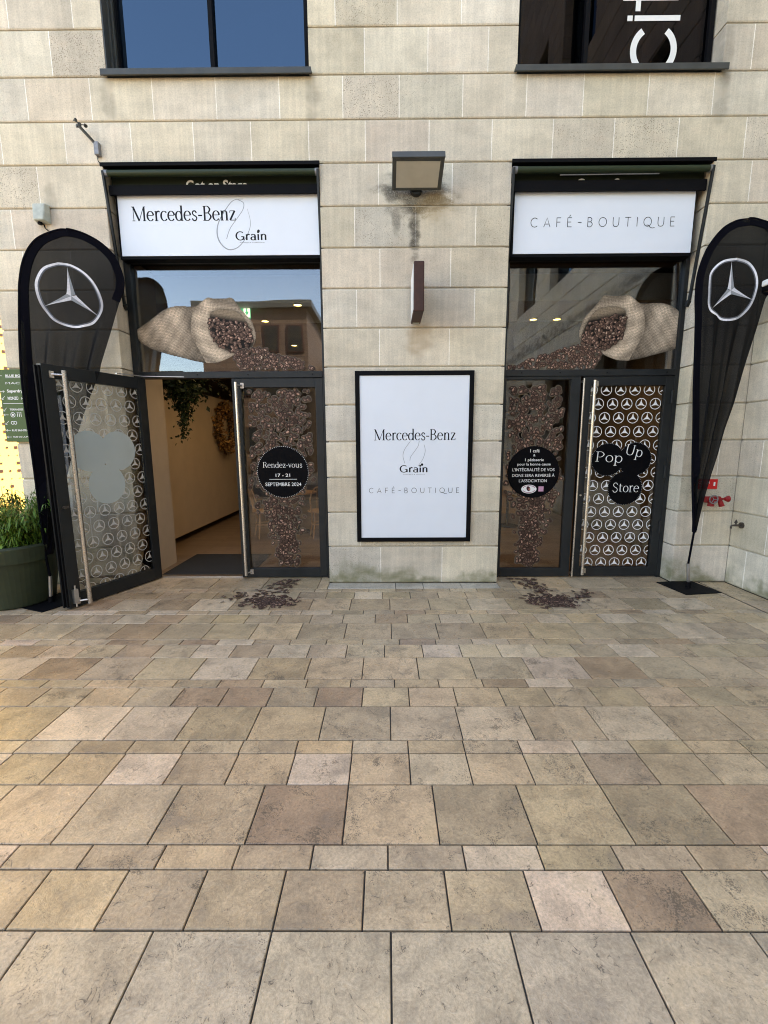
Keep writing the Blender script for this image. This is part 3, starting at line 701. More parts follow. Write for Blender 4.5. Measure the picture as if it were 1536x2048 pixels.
def handle(parent, x, y0, z0, z1, sgn=-1, r=.019):
    h = MB(); y = y0 + sgn * .065
    h.tube([(x, y, z0), (x, y, z1)], r, 16)
    for z in (z0 + .03, z1 - .03): h.tube([(x, y, z), (x + .05, y0, z)], .009, 10); h.box(x + .03, x + .07, y0 - .004, y0 + .004, z - .03, z + .03)
    return h.build('handle', 'steel', parent, smooth=False)
# closed leaf, left bay
def closed_leaf(x0, x1, st_l, st_r, label, hx, rail_t=.10, rail_b=.11, lock=True):
    d = MB(); rect_frame(d, x0, x1, .012, 2.35, st_l, st_r, rail_b, rail_t, .205, .265)
    o = d.build('door', 'frame', bld, bevel=.003); tag(o, label)
    q = MB(); q.box(x0 + st_l, x1 - st_r, GY, GY + .006, .012 + rail_b, 2.35 - rail_t); q.build('pane', 'doorglass', o)
    if hx is not None: handle(o, hx, .205, .05, 2.30)
    if lock:
        k = MB(); k.tube([(x0 + .045, .205, 1.0), (x0 + .045, .192, 1.0)], .011, 12); k.build('lock_cylinder', 'steel', o)
    return o
DL = closed_leaf(-1.757, -.722, .10, .085, 'closed glazed door leaf showing a stream of coffee beans', -1.69)
# right bay: fixed side light and a closed door
DF = MB(); rect_frame(DF, 1.352, 2.205, .012, 2.354, .012, .105, .10, .035, .205, .265)
FX_ = DF.build('side_light', 'frame', bld, bevel=.003); tag(FX_, 'fixed glazed panel showing a stream of coffee beans')
q = MB(); q.box(1.364, 2.10, GY, GY + .006, .112, 2.319); q.build('pane', 'doorglass', FX_)
ap = MB(); ap.tube([(2.213, .14, .03), (2.213, .14, 2.32)], .010, 12)
for z in (.06, 2.29): ap.box(2.206, 2.22, .14, .205, z - .012, z + .012)
ap.build('edge_bar', 'steel', FX_)
DR = closed_leaf(2.235, 3.256, .088, .09, 'closed glazed door leaf covered with white three pointed stars', 2.335)
for z in (2.05, 1.2, .55):
    hg = MB(); hg.tube([(3.243, .196, z), (3.243, .196, z + .14)], .012, 10); hg.build('hinge', 'frame', DR)

# open leaf, swung outwards
OL = 1.10
d = MB(); rect_frame(d, 0, OL, .012, 2.35, .10, .115, .14, .12, -.03, .03)
DO = d.build('door', 'frame', bld, bevel=.003); tag(DO, 'open glazed door leaf swung out, seen from its back')
DO.location = (-2.765, .215, 0); DO.rotation_euler.z = math.atan2(-1.06, -.40)
q = MB(); q.box(.10, OL - .115, -.003, .003, .152, 2.23); q.build('pane', 'doorglass', DO)
q = MB(); q.box(OL + .001, OL + .035, -.024, -.004, .03, 2.33); q.box(OL + .001, OL + .018, .004, .022, .03, 2.33); q.build('edge_seal', 'black', DO)
h = MB(); h.tube([(OL - .155, .095, .03), (OL - .155, .095, 2.30)], .021, 16)
for z in (.07, 2.26): h.tube([(OL - .155, .095, z), (OL - .08, .03, z)], .010, 10); h.box(OL - .10, OL - .06, .03, .038, z - .03, z + .03)
h.build('handle', 'steel', DO)
h = MB(); h.tube([(OL - .155, -.095, .03), (OL - .155, -.095, 2.30)], .021, 16)
for z in (.07, 2.26): h.tube([(OL - .155, -.095, z), (OL - .08, -.03, z)], .010, 10)
h.build('handle', 'steel', DO)
k = MB(); k.tube([(OL - .05, .03, 1.02), (OL - .05, .062, 1.02)], .014, 12); k.tube([(OL - .05, .045, 1.02), (OL - .085, .05, 1.02)], .009, 8); k.build('lock_cylinder', 'brass', DO)
k = MB(); k.box(OL - .075, OL - .03, .03, .06, .06, .20); k.tube([(OL - .052, .05, .24), (OL - .052, .05, .02)], .008, 8); k.build('floor_bolt', 'silver', DO)
backside = lambda u, v, h=0: (u, .0045 + h, v)
sp = MB(backside); GC = [(.40, 1.55, .205), (.72, 1.55, .205), (.56, 1.20, .205)]
star_pattern(sp, .10, OL - .115, .152, 2.23, gaps=[(g_[0], g_[1], g_[2] - .01) for g_ in GC]); sp.build('star_pattern', 'paleback', DO)
sp = MB(backside)
sp.lay = 3
for g_ in GC: sp.disc(*g_, n=48)
sp.build('round_stickers', 'greyvinyl', DO)
# door closer arm above the open leaf
k = MB(); k.prism((-2.74, .16, 2.372), (-2.25, .21, 2.368), .022, .008); k.prism((-2.74, .16, 2.372), (-2.87, -.12, 2.364), .022, .008); k.build('closer_arm', 'silver', SFL)

# star pattern and round stickers on the right leaf
C3 = [(2.589, 1.412, .192), (2.905, 1.418, .194), (2.816, 1.078, .203)]
sp = MB(front(GY - .0010)); star_pattern(sp, 2.323, 3.166, .122, 2.25, gaps=[(a, b, c - .01) for a, b, c in C3]); sp.build('star_pattern', 'whiteink', DR)
sp = MB(front(GY - .0016))
for c in C3: sp.disc(*c, n=48)
sp.build('round_stickers', 'blackvinyl', DR)
sp = MB(front(GY - .0026))
write(sp, SERIF, 'Pop', 2.44, 2.765, 1.385, 1.50, .62, .24, cap=7, rot=R(-3))
write(sp, SERIF, 'Up', 2.785, 2.995, 1.455, 1.575, .62, .24, cap=7, rot=R(-11))
write(sp, SERIF, 'Store', 2.665, 2.985, 1.03, 1.14, .62, .24)
for j, c in enumerate(C3):
    for i in range(60):
        a = 2 * math.pi * i / 60; u, v = c[0] + (c[2] - .004) * math.cos(a), c[1] + (c[2] - .004) * math.sin(a)
        if not any(math.hypot(u - o[0], v - o[1]) < o[2] for m_, o in enumerate(C3) if m_ != j): sp.disc(u, v, .0026, n=5, lay=2)
sp.build('sticker_lettering', 'whiteink', DR)

# bean streams on the two glass panels
def stream(x0, x1, flip, hole):
    P = []
    prof = [(2.25, .02, .98), (2.0, .02, .96), (1.8, .06, .92), (1.6, .10, .90), (1.3, .10, .88), (.95, .14, .84), (.7, .2, .74), (.45, .28, .66), (.3, .32, .64), (.12, .38, .66)]
    for i in range(760):
        z = .13 + 2.12 * rnd.random()
        for a, b in zip(prof, prof[1:]):
            if b[0] <= z <= a[0]:
                t = (z - b[0]) / (a[0] - b[0]); lo = b[1] + (a[1] - b[1]) * t; hi = b[2] + (a[2] - b[2]) * t
        if z < 1.0:
            c = .5 + .04 * math.sin(z * 5); wd = (hi - lo) * .5
        else: c = .5; wd = .46
        t = max(-1.25 if z < 1.2 else -1, min(1.25 if z < 1.2 else 1, rnd.gauss(0, .58))) if z < 1.5 or rnd.random() < .6 else rnd.uniform(-1, 1)
        s_ = c + t * wd
        if flip: s_ = 1 - s_
        q_ = (x0 + (x1 - x0) * s_, z)
        if math.hypot(q_[0] - hole[0], q_[1] - hole[1]) > .275: P.append(q_)
    return P
bs = MB(front(GY - .0010)); bean_field(bs, stream(-1.60, -.86, False, (-1.218, 1.285)), .050, clip=(-1.655, -.81, .122, 2.248), tone=1.5, fsz=1.08); bs.build('bean_sticker', 'print', DL)
bs = MB(front(GY - .0010)); bean_field(bs, stream(1.40, 2.05, True, (1.722, 1.272)), .050, clip=(1.366, 2.098, .113, 2.318), tone=1.5, fsz=1.08); bs.build('bean_sticker', 'print', FX_)
def roundel(parent, u, v, r, dots):
    s_ = MB(front(GY - .0200)); s_.disc(u, v, r, n=56); s_.add([(u + r * math.cos(a), v + r * math.sin(a), -h_) for h_ in (0, .018) for a in [2 * math.pi * i / 56 for i in range(56)]], [(i, (i + 1) % 56, 56 + (i + 1) % 56, 56 + i) for i in range(56)])
    s_.build('round_sticker', 'blackvinyl', parent)
    t = MB(front(GY - .0206))
    if dots:
        for i in range(84): a = 2 * math.pi * i / 84; t.disc(u + (r - .004) * math.cos(a), v + (r - .004) * math.sin(a), .0042, n=6, lay=1)
    return t
t = roundel(DL, -1.218, 1.285, .303, True)
write(t, SERIF, 'Rendez-vous', -1.452, -.986, 1.338, 1.402, .62, .26)
sans(t, '17 - 21', -1.305, -1.134, 1.229, 1.268, .012); t.box(-1.382, -1.055, 1.199, 1.204, 0, .0005)
sans(t, 'SEPTEMBRE 2024', -1.43, -1.006, 1.121, 1.163, .004)
t.build('sticker_lettering', 'whiteink', DL)
t = roundel(FX_, 1.722, 1.272, .302, False)
sans(t, '1 café', 1.674, 1.782, 1.501, 1.539, .010); sans(t, '&', 1.712, 1.736, 1.455, 1.482, .010)
sans(t, '1 pâtisserie', 1.619, 1.838, 1.39, 1.432, .010); sans(t, 'pour la bonne cause', 1.531, 1.919, 1.341, 1.38, .010)
sans(t, "L'INTÉGRALITÉ DE VOS", 1.476, 1.968, 1.283, 1.327); sans(t, 'DONS SERA REVERSÉ À', 1.475, 1.972, 1.217, 1.259); sans(t, "L'ASSOCIATION", 1.557, 1.883, 1.154, 1.19)
t.disc(1.678, 1.073, .090, .052, n=30); t.build('sticker_lettering', 'whiteink', FX_)
t = MB(front(GY - .0216)); t.disc(1.672, 1.078, .022, .030, n=12, rot=.4, col=(.05, .012, .02)); t.ribbon(arc(1.678, 1.073, .076, .041, 200, 340, 16), .006, (.3, .05, .15)); t.ribbon(arc(1.678, 1.073, .076, .041, 20, 160, 16), .006, (.3, .05, .15))
t.disc(1.684, 1.072, .012, .016, n=10, col=(.45, .2, .16)); t.box(1.79, 1.85, 1.045, 1.105, 0, .0006, (.55, .30, .42))
t.build('sticker_emblem', 'print', FX_)

# coffee sack prints on the transoms
SACK = [(-2.814, 2.886), (-2.717, 2.946), (-2.6, 3.023), (-2.465, 3.109), (-2.317, 3.142), (-2.172, 3.132), (-2.098, 3.149), (-1.993, 3.225), (-1.912, 3.216), (-1.803, 3.215), (-1.712, 3.223), (-1.661, 3.163), (-1.593, 3.077), (-1.507, 2.982), (-1.467, 2.869), (-1.466, 2.782), (-1.503, 2.695), (-1.582, 2.607), (-1.711, 2.608), (-1.806, 2.564), (-1.957, 2.521), (-2.142, 2.539), (-2.324, 2.585), (-2.505, 2.63), (-2.685, 2.693), (-2.788, 2.773), (-2.819, 2.843)]
MOUTH = [(-1.958, 3.062), (-1.847, 3.096), (-1.684, 3.078), (-1.597, 3.009), (-1.513, 2.852), (-1.501, 2.73), (-1.581, 2.625), (-1.728, 2.643), (-1.836, 2.679), (-1.924, 2.75), (-1.972, 2.855), (-1.98, 2.959)]
CUFF = [(-2.098, 3.149), (-2.168, 3.064), (-2.194, 2.96), (-2.167, 2.821), (-2.13, 2.698), (-2.062, 2.61), (-1.957, 2.521)]
FLOW = [(-1.728, 2.643), (-1.503, 2.695), (-1.375, 2.676), (-1.248, 2.623), (-1.103, 2.578), (-.974, 2.551), (-.903, 2.479), (-.792, 2.47), (-.765, 2.43), (-1.628, 2.435), (-1.698, 2.519)]
def inside(p, poly):
    x, y_ = p; c = False; j = len(poly) - 1
    for i in range(len(poly)):
        a, b = poly[i], poly[j]
        if (a[1] > y_) != (b[1] > y_) and x < (b[0] - a[0]) * (y_ - a[1]) / (b[1] - a[1]) + a[0]: c = not c
        j = i
    return c
def dseg(p, line):
    best = 9
    for a, b in zip(line, line[1:]):
        dx, dy = b[0] - a[0], b[1] - a[1]; t = max(0, min(1, ((p[0] - a[0]) * dx + (p[1] - a[1]) * dy) / (dx * dx + dy * dy + 1e-12)))
        best = min(best, math.hypot(p[0] - a[0] - dx * t, p[1] - a[1] - dy * t))
    return best
_sk = {}
def sack_colours(st_):
    if _sk: return _sk
    mo = SM(MOUTH + [MOUTH[0]], 4); ou = SM(SACK + [SACK[0]], 3); cu = SM(CUFF, 4); rr_ = random.Random(3)
    for i in range(int(1.37 / st_) + 1):
        for j in range(int(.72 / st_) + 1):
            x, z = p = (-2.825 + i * st_, 2.515 + j * st_)
            if not inside(p, ou): continue
            de = min(dseg(p, ou), .2); dc = min(dseg(p, cu), .3) if x < -1.75 else .3; dm = min(dseg(p, mo), .2)
            a, b = (x * 1 + .18 * z + .02 * math.sin(z * 9)) * 205, (z - .12 * x + .03 * math.sin(x * 7)) * 205
            wv = .66 + .56 * max(math.cos(a) ** 2 * .9, math.cos(b) ** 2) - .36 * (math.sin(a) ** 2 * math.sin(b) ** 2)
            wv *= rr_.uniform(.74, 1.2)
            if inside(p, mo):
                up = z - (3.035 + .35 * (-1.96 - x) * .5)            # the lit inside of the upper rim
                k = max(0, min(1, (up + .02) / .06)) * .75 * wv
                k = max(k, .10 * wv if dm < .02 else 0)
                c = (.012 + .33 * k, .009 + .245 * k, .007 + .165 * k)
            else:
                cuffx = (-2.19 + .55 * max(0, 2.83 - z) ** 1.1) if z < 2.83 else (-2.19 + .3 * max(0, z - 2.96))
                if x > cuffx:
                    k = .62 + .55 * math.exp(-((dc - .09) / .07) ** 2) + .25 * math.exp(-((dm - .035) / .03) ** 2) - .35 * math.exp(-dm / .012)
                    k *= 1 + .12 * math.sin(z * 38 + x * 12)
                else:
                    k = (.42 + .62 * min(1, dc / .16)) * (.70 + .5 * min(1, (z - 2.52) / .5)) * (.62 + .38 * min(1, de / .07))
                    k *= 1 + .13 * math.sin(x * 24 + z * 15) + .08 * math.sin(x * 51 - z * 33)
                k *= wv * (.75 + .25 * min(1, de / .03))
                c = (.47 * k ** 1.3, .365 * k ** 1.3, .265 * k ** 1.3)
            _sk[(i, j)] = c
    return _sk
def sack_print(tr, parent, xlim):
    mo = SM(MOUTH + [MOUTH[0]], 5); st_ = .0055; mb = MB(front(GY - .0012)); col = sack_colours(st_)
    pts = {}; vv = []
    for (i, j) in col:
        x, z = tr(-2.825 + i * st_, 2.515 + j * st_); pts[(i, j)] = len(vv); vv.append((x, z, 0))
    fs = []; cs = []
    for (i, j) in pts:
        if all(q in pts for q in ((i + 1, j), (i + 1, j + 1), (i, j + 1))):
            if not xlim[0] < vv[pts[(i, j)]][0] < xlim[1]: continue
            ks = [(i, j), (i + 1, j), (i + 1, j + 1), (i, j + 1)]; fs.append(tuple(pts[q] for q in ks)); cs.append([col[q] for q in ks])
    mb.v += [mb.mp(*v) for v in vv]; mb.f += fs; mb.c += cs
    mb.build('coffee_sack_print', 'print', parent)
    bb = MB(front(GY - .0022)); P = []
    while len(P) < 210:
        p = (rnd.uniform(-1.99, -1.5), rnd.uniform(2.6, 3.1))
        if inside(p, mo) and p[1] < 3.03 - .22 * (p[0] + 1.96): P.append(tr(*p))
    Q = []
    while len(Q) < 260:
        p = (rnd.uniform(-1.75, -.77), rnd.uniform(2.44, 2.70))
        if inside(p, FLOW): Q.append(tr(*p))
    Q = [q for q in Q if xlim[0] + .01 < q[0] < xlim[1] - .01]
    bean_field(bb, P, .045, film=False, tone=1.9); bean_field(bb, Q, .045, film=True, tone=1.8, clip=(xlim[0], xlim[1], 2.422, 3.5), fsz=.9)
    bb.build('bean_sticker', 'print', parent)
sack_print(lambda x, z: (x, z), SFL, (-2.80, -.72))
sack_print(lambda x, z: (1.367 + (-.765 - x) * 1.139 if x > -1.47 else 2.17 + (-1.47 - x), z), SFR, (1.35, 3.258))

# ---------------------------------------------------------------- interior (seen through the glass)
g = MB(); g.box(-4.0, 3.9, .262, 7.9, -.02, .004); tag(g.build('wooden_floor', 'wood'), kind='structure')
rm = MB(); rm.box(-4.0, 3.95, 7.6, 7.7, .004, 3.7); rm.build('back_wall', 'brownwall', bld)
for b_ in ((3.86, 3.93, .31, 7.6, .004, 3.7), (-3.99, -3.93, .31, 7.6, .004, 3.7)):
    rm = MB(); rm.box(*b_); rm.build('inner_side_wall', 'brownwall', bld)
for b_ in ((-.60, 1.22, .301, .36, .004, 3.7), (-3.4, -2.90, .43, .92, .004, 3.7), (3.34, 3.85, .301, .5, .004, 3.7)):
    rm = MB(); rm.box(*b_); rm.build('inner_pier', 'cream', bld)
rm = MB(); rm.box(-3.9, -2.91, .301, .429, .004, 3.7); rm.build('inner_return', 'cream', bld)
rm = MB(); rm.box(-3.44, -3.38, 1.5, 6.0, .12, 2.52); rm.build('partition', 'taupe', bld)
rm = MB(); rm.box(-3.9, 3.85, .95, 1.9, 3.38, 3.70); rm.build('bulkhead', 'bulk', bld)
rm = MB(); rm.box(-3.9, 3.85, 1.91, 7.59, 3.42, 3.5); rm.build('ceiling', 'ceil', bld)
sc_ = MB(); sc_.box(1.5, 3.8, 5.0, 5.5, .004, 1.1); sc_.build('counter', 'bent', bld)
for z in (1.4, 1.9, 2.4):
    s_ = MB(); s_.box(.2, 3.8, 7.3, 7.59, z, z + .04); s_.build('shelf', 'bent', bld)
mt_ = MB(); mt_.box(-2.80, -1.70, .32, 1.34, .004, .012); tag(mt_.build('entrance_mat', 'mat'), 'dark ribbed mat inside the open doorway', 'mat')
th = MB(); th.box(-2.80, -1.758, .235, .30, 0, .016); th.build('threshold', 'silver', SFL)
# lamps
def lamp(x, y, z, label, power=9, shape=0):
    t_ = thing('ceiling_lamp', label, 'lamp', (x, y, z), 'ceiling lamps in the cafe')
    s_ = MB(); s_.lathe([(.050, .006), (.062, .006), (.062, -.004), (.052, -.008), (.050, 0)], 0, 0, 24); s_.build('trim_ring', 'ceil', t_)
    d_ = MB(); d_.lathe([(.0001, -.002), (.050, -.002)], 0, 0, 24); d_.build('diffuser', 'warm', t_)
    li = bpy.data.lights.new('lamp_light', 'SPOT'); li.spot_size = R(150); li.spot_blend = .6; li.energy = power * .7; li.color = (1, .72, .42); li.shadow_soft_size = .08
    lo = bpy.data.objects.new('lamp_light', li); COL.objects.link(lo); lo.parent = t_; lo.location = (0, 0, -.02)
lamp(-1.13, 1.02, 3.372, 'warm round cafe lamp, highest right one behind the left transom')
lamp(-1.75, 1.76, 3.372, 'warm round cafe lamp just right of the coffee sack mouth')
lamp(-1.70, 3.55, 3.412, 'warm round cafe lamp lowest behind the left transom')
lamp(2.13, 1.76, 3.372, 'warm round cafe lamp, left one of the pair behind the right transom')
lamp(2.47, 1.76, 3.372, 'warm round cafe lamp, right one of the pair behind the right transom')
# exit sign
t_ = thing('exit_sign', 'green and white exit sign with a down arrow above the coffee sack', 'sign', (-1.88, 1.2, 3.36))
s_ = MB(); s_.box(-.085, .085, -.01, .01, -.10, .06); s_.build('panel', 'exit', t_)
s_ = MB(); s_.box(0, .083, -.0125, -.0105, -.09, .05); s_.build('arrow_panel', 'exitw', t_)
s_ = MB(lambda u, v, h=0: (u, -.0135 - h, v)); s_.poly([(.033, .03), (.033, -.02), (.015, -.02), (.042, -.07), (.069, -.02), (.051, -.02), (.051, .03)]); s_.build('arrow', 'exit', t_)
s_ = MB(); s_.tube([(0, 0, .06), (0, 0, .10)], .005, 6); s_.build('hanger', 'silver', t_)
# hanging plant
def leaves(mb, c, n, spread, size, cols, down=.4):
    for _ in range(n):
        p = Vector(c) + Vector([rnd.gauss(0, s_) for s_ in spread])
        a = Vector((rnd.uniform(-1, 1), rnd.uniform(-1, 1), rnd.uniform(-1, .5) - down)).normalized(); b = a.orthogonal().normalized(); b.rotate(Matrix.Rotation(rnd.uniform(0, 6.3), 3, a))
        L_ = size * rnd.uniform(.6, 1.3); W = L_ * .32; k = rnd.uniform(.6, 1.5); cc = rnd.choice(cols)
        nrm = a.cross(b) * L_ * .12
        mb.add([p, p + a * L_ * .45 + b * W + nrm, p + a * L_, p + a * L_ * .45 - b * W + nrm], [(0, 1, 2), (0, 2, 3)], tuple(x * k for x in cc))
t_ = thing('hanging_plant', 'dark trailing plant hanging inside the open doorway', 'plant', (-2.78, 1.35, 2.5))
v_ = MB(); vines = [(-.22, 0, .95), (-.05, 0, .55), (.08, .05, .40), (-.14, 0, .75), (.0, 0, .62), (-.25, .05, .5), (.12, .1, .3)]
for vx, vy, vl in vines:
    for i in range(int(vl * 110)):
        f = i / (vl * 110); leaves(v_, (vx + .09 * math.sin(f * 5 + vx * 9) + f * .08, vy, .12 - f * vl), 3, (.032, .05, .02), .05, [(.02, .035, .012), (.035, .05, .018)])
leaves(v_, (-.08, 0, .0), 900, (.15, .12, .16), .075, [(.02, .035, .012), (.04, .055, .02)])
for i in range(55): f = i / 55; leaves(v_, (.08 + .55 * f, .05, .12 - .27 * f * f - .06 * f), 3, (.015, .04, .018), .038, [(.03, .03, .015)])
v_.build('foliage', 'leaf', t_)
s_ = MB(); s_.lathe([(.001, .0), (.10, .01), (.13, .14), (.12, .15)], -.08, 0, 18); s_.tube([(-.08, 0, .15), (-.08, 0, .9)], .004, 6); s_.build('pot', 'pot', t_)
# wreath
t_ = thing('wreath', 'round wreath of dried brown leaves on the cafe side wall', 'wreath', (-3.36, 4.2, 1.95))
v_ = MB()
for i in range(900):
    a = rnd.uniform(0, 6.283); leaves(v_, (rnd.uniform(.02, .12), .40 * math.cos(a), .40 * math.sin(a)), 1, (.02, .055, .055), .085, [(.25, .13, .045), (.36, .21, .08), (.16, .08, .03)], 0)
v_.build('foliage', 'leaf', t_)
s_ = MB(); s_.tube([(.05, .38 * math.cos(a), .38 * math.sin(a)) for a in [6.2832 * i / 24 for i in range(25)]], .03, 8, caps=False); s_.build('hoop', 'bent', t_)
# chairs and tables
def chair(x, y, rz, label):
    t_ = thing('bistro_chair', label, 'chair', (x, y, .004), 'bentwood chairs in the cafe', rz)
    s_ = MB(); s_.lathe([(.001, .45), (.20, .45), (.205, .46), (.20, .475), (.001, .47)], 0, 0, 24); s_.build('seat', 'bent', t_)
    for a in (45, 135, 225, 315):
        s_ = MB(); c_, q_ = math.cos(R(a)), math.sin(R(a)); s_.tube([(.15 * c_, .15 * q_, .45), (.17 * c_, .17 * q_, .2), (.21 * c_, .21 * q_, 0)], [.017, .015, .012], 8); s_.build('leg', 'bent', t_)
    s_ = MB(); s_.tube([(.15 * math.cos(a), .15 * math.sin(a), .24) for a in [6.2832 * i / 16 for i in range(17)]], .009, 6, caps=False); s_.build('stretcher', 'bent', t_)
    s_ = MB(); s_.tube(SM([(-.17, .13, .45), (-.19, .19, .7), (-.12, .23, .87), (0, .24, .9), (.12, .23, .87), (.19, .19, .7), (.17, .13, .45)]), .013, 8)
    for q_ in (-.08, 0, .08): s_.tube([(q_, .17, .46), (q_, .23, .88)], .006, 6)
    s_.build('backrest', 'bent', t_)
chair(-1.16, 2.55, R(200), 'light bentwood chair behind the right edge of the closed left bay door')
chair(-2.12, 2.55, R(120), 'light bentwood chair seen between open doorway and coffee bean stream')
chair(1.75, 3.1, R(30), 'light bentwood chair behind the bean panel of the right bay')
def table(x, y, label):
    t_ = thing('cafe_table', label, 'table', (x, y, .004), 'round tables in the cafe')
    s_ = MB(); s_.lathe([(.001, .72), (.34, .72), (.34, .745), (.001, .745)], 0, 0, 28); s_.build('table_top', 'bent', t_)
    s_ = MB(); s_.tube([(0, 0, 0.02), (0, 0, .72)], .025, 10); s_.lathe([(.22, 0), (.21, .015), (.03, .03)], 0, 0, 24); s_.build('pedestal', 'black', t_)
table(-1.62, 3.0, 'round cafe table behind the bean stream of the left bay'); table(2.35, 3.5, 'round cafe table behind the starred door of the right bay')
# seated person
def person(x, y, rz, label):
    t_ = thing('person', label, 'person', (x, y, .004), None, rz)
    def skin(name, verts, edges, radii, mat):
        me = bpy.data.meshes.new(name); me.from_pydata(verts, edges, []); me.materials.append(M[mat])
        o = bpy.data.objects.new(name, me); COL.objects.link(o); o.parent = t_
        sk = o.modifiers.new('skin', 'SKIN'); me.skin_vertices
        if not me.skin_vertices: return o
        for i, r in enumerate(radii): me.skin_vertices[0].data[i].radius = r if isinstance(r, tuple) else (r, r)
        me.skin_vertices[0].data[0].use_root = True
        sb = o.modifiers.new('sub', 'SUBSURF'); sb.levels = sb.render_levels = 2
        me.polygons.foreach_set('use_smooth', [True] * len(me.polygons)); sk.use_smooth_shade = True
        return o
    bv = [(0, 0, .52), (0, .02, .72), (0, .03, .98), (0, .02, 1.06), (0, -.01, 1.14), (0, -.02, 1.20), (0, -.03, 1.27), (0, -.02, 1.33),
          (-.17, .02, .99), (-.24, -.08, .78), (-.12, -.30, .77), (-.06, -.36, .78), (.17, .02, .99), (.24, -.08, .78), (.12, -.30, .77), (.06, -.36, .78),
          (-.09, 0, .50), (-.13, -.42, .49), (-.14, -.40, .08), (-.14, -.54, .04), (.09, 0, .50), (.13, -.42, .49), (.14, -.40, .08), (.14, -.54, .04)]
    be = [(0, 1), (1, 2), (2, 3), (3, 4), (4, 5), (5, 6), (6, 7), (2, 8), (8, 9), (9, 10), (10, 11), (2, 12), (12, 13), (13, 14), (14, 15), (0, 16), (16, 17), (17, 18), (18, 19), (0, 20), (20, 21), (21, 22), (22, 23)]
    br_ = [.14, (.15, .11), (.16, .11), .06, .055, .08, .095, .07, .06, .045, .032, .03, .06, .045, .032, .03, .085, .07, .045, .035, .085, .07, .045, .035]
    me = bpy.data.meshes.new('body'); me.from_pydata(bv, be, []); me.materials.append(M['charcoal'])
    o = bpy.data.objects.new('body', me); COL.objects.link(o); o.parent = t_
    sk = o.modifiers.new('skin', 'SKIN'); sk.use_smooth_shade = True
    for i, r in enumerate(br_): me.skin_vertices[0].data[i].radius = r if isinstance(r, tuple) else (r, r)
    me.skin_vertices[0].data[0].use_root = True
    sb = o.modifiers.new('sub', 'SUBSURF'); sb.levels = sb.render_levels = 2
    hd = MB(); hd.lathe([(.001, 1.15), (.045, 1.16), (.07, 1.21), (.085, 1.27), (.08, 1.33), (.05, 1.375), (.001, 1.385)], 0, -.045, 18); hd.build('face', 'skin', t_, smooth=True)
    hr = MB(); hr.lathe([(.075, 1.14), (.098, 1.24), (.10, 1.32), (.07, 1.39), (.001, 1.405)], 0, -.005, 18); hr.build('hair', 'charcoal', t_, smooth=True)
person(-1.0, 3.3, R(60), 'person in dark clothes seated in the cafe behind the left bay glass')
c_ = chair(-.98, 3.36, R(60), 'light bentwood chair under the seated person in dark clothes')

# ================================================================ THINGS ON THE FACADE
# awnings
def awning(x0, x1, text, label, strip):
    t_ = thing('awning', label, 'awning', ((x0 + x1) / 2, 0, 4.35), 'retracted awnings over the door bays')
    X0, X1 = x0 - (x0 + x1) / 2, x1 - (x0 + x1) / 2
    s_ = MB(); s_.box(X0 + .002, X1 - .002, -.03, .26, .045, .066); s_.box(X0 - .01, X1 + .01, -.042, -.03, .040, .074); s_.build('housing', 'black', t_, bevel=.002)
    s_ = MB(); s_.tube([(X0 + .02, -.01, -.012), (X1 - .02, -.01, -.012)], .030, 18); s_.build('front_bar', 'awnbar', t_, smooth=False)
    s_ = MB(); s_.tube([(X0 + .004, -.01, -.012), (X0 + .05, -.01, -.012)], .032, 14); s_.tube([(X1 - .04, -.01, -.012), (X1 - .003, -.01, -.012)], .032, 14); s_.build('end_caps', 'galv', t_)
    s_ = MB(); s_.box(X0 + .03, X1 - .03, .075, .080, -.124, .04)
    s_.tube([(X0 + .03, .15, .0), (X1 - .03, .15, .0)], .045, 14); s_.build('canopy', 'awn', t_)
    s_ = MB(lambda u, v, h=0: (u, .0735 - h, v))
    cx = (-2.068 - 1.429) / 2 - (x0 + x1) / 2 if x0 < 0 else 0
    sans(s_, text, cx - .32, cx + .32, -.165 if x0 < 0 else -.165, -.033 if x0 < 0 else -.050, .03)
    s_.build('lettering', 'whiteink', t_)
    s_ = MB(); s_.box(X0 + .02, X1 - .02,   .03, .05, -.188, -.100 if x0 < 0 else -.088); s_.build('fascia', 'black', t_)
    if strip: s_ = MB(); s_.tube([(-.52, -.0, -.055), (.48, -.0, -.050)], .005, 8); s_.build('pull_cord', 'galv', t_)
    for sx in (X0 + .012, X1 - .012):
        s_ = MB(); s_.prism((sx, -.035, .0), (sx, .14, -1.22), .030, .022, (1, 0, 0)); s_.prism((sx, .14, -1.22), (sx, .175, -1.27), .04, .03, (1, 0, 0)); s_.tube([(sx - .02, .15, -1.235), (sx + .02, .15, -1.235)], .022, 10); s_.build('arm', 'frame', t_, bevel=.003)
awning(-2.87, -.672, 'Got on Stage', 'retracted dark green awning above the Mercedes-Benz fascia sign'.replace('Mercedes-Benz ', 'left '), False)
awning(1.283, 3.305, 'Got on Stage', 'retracted dark green awning with pale rod above the right fascia sign', True)
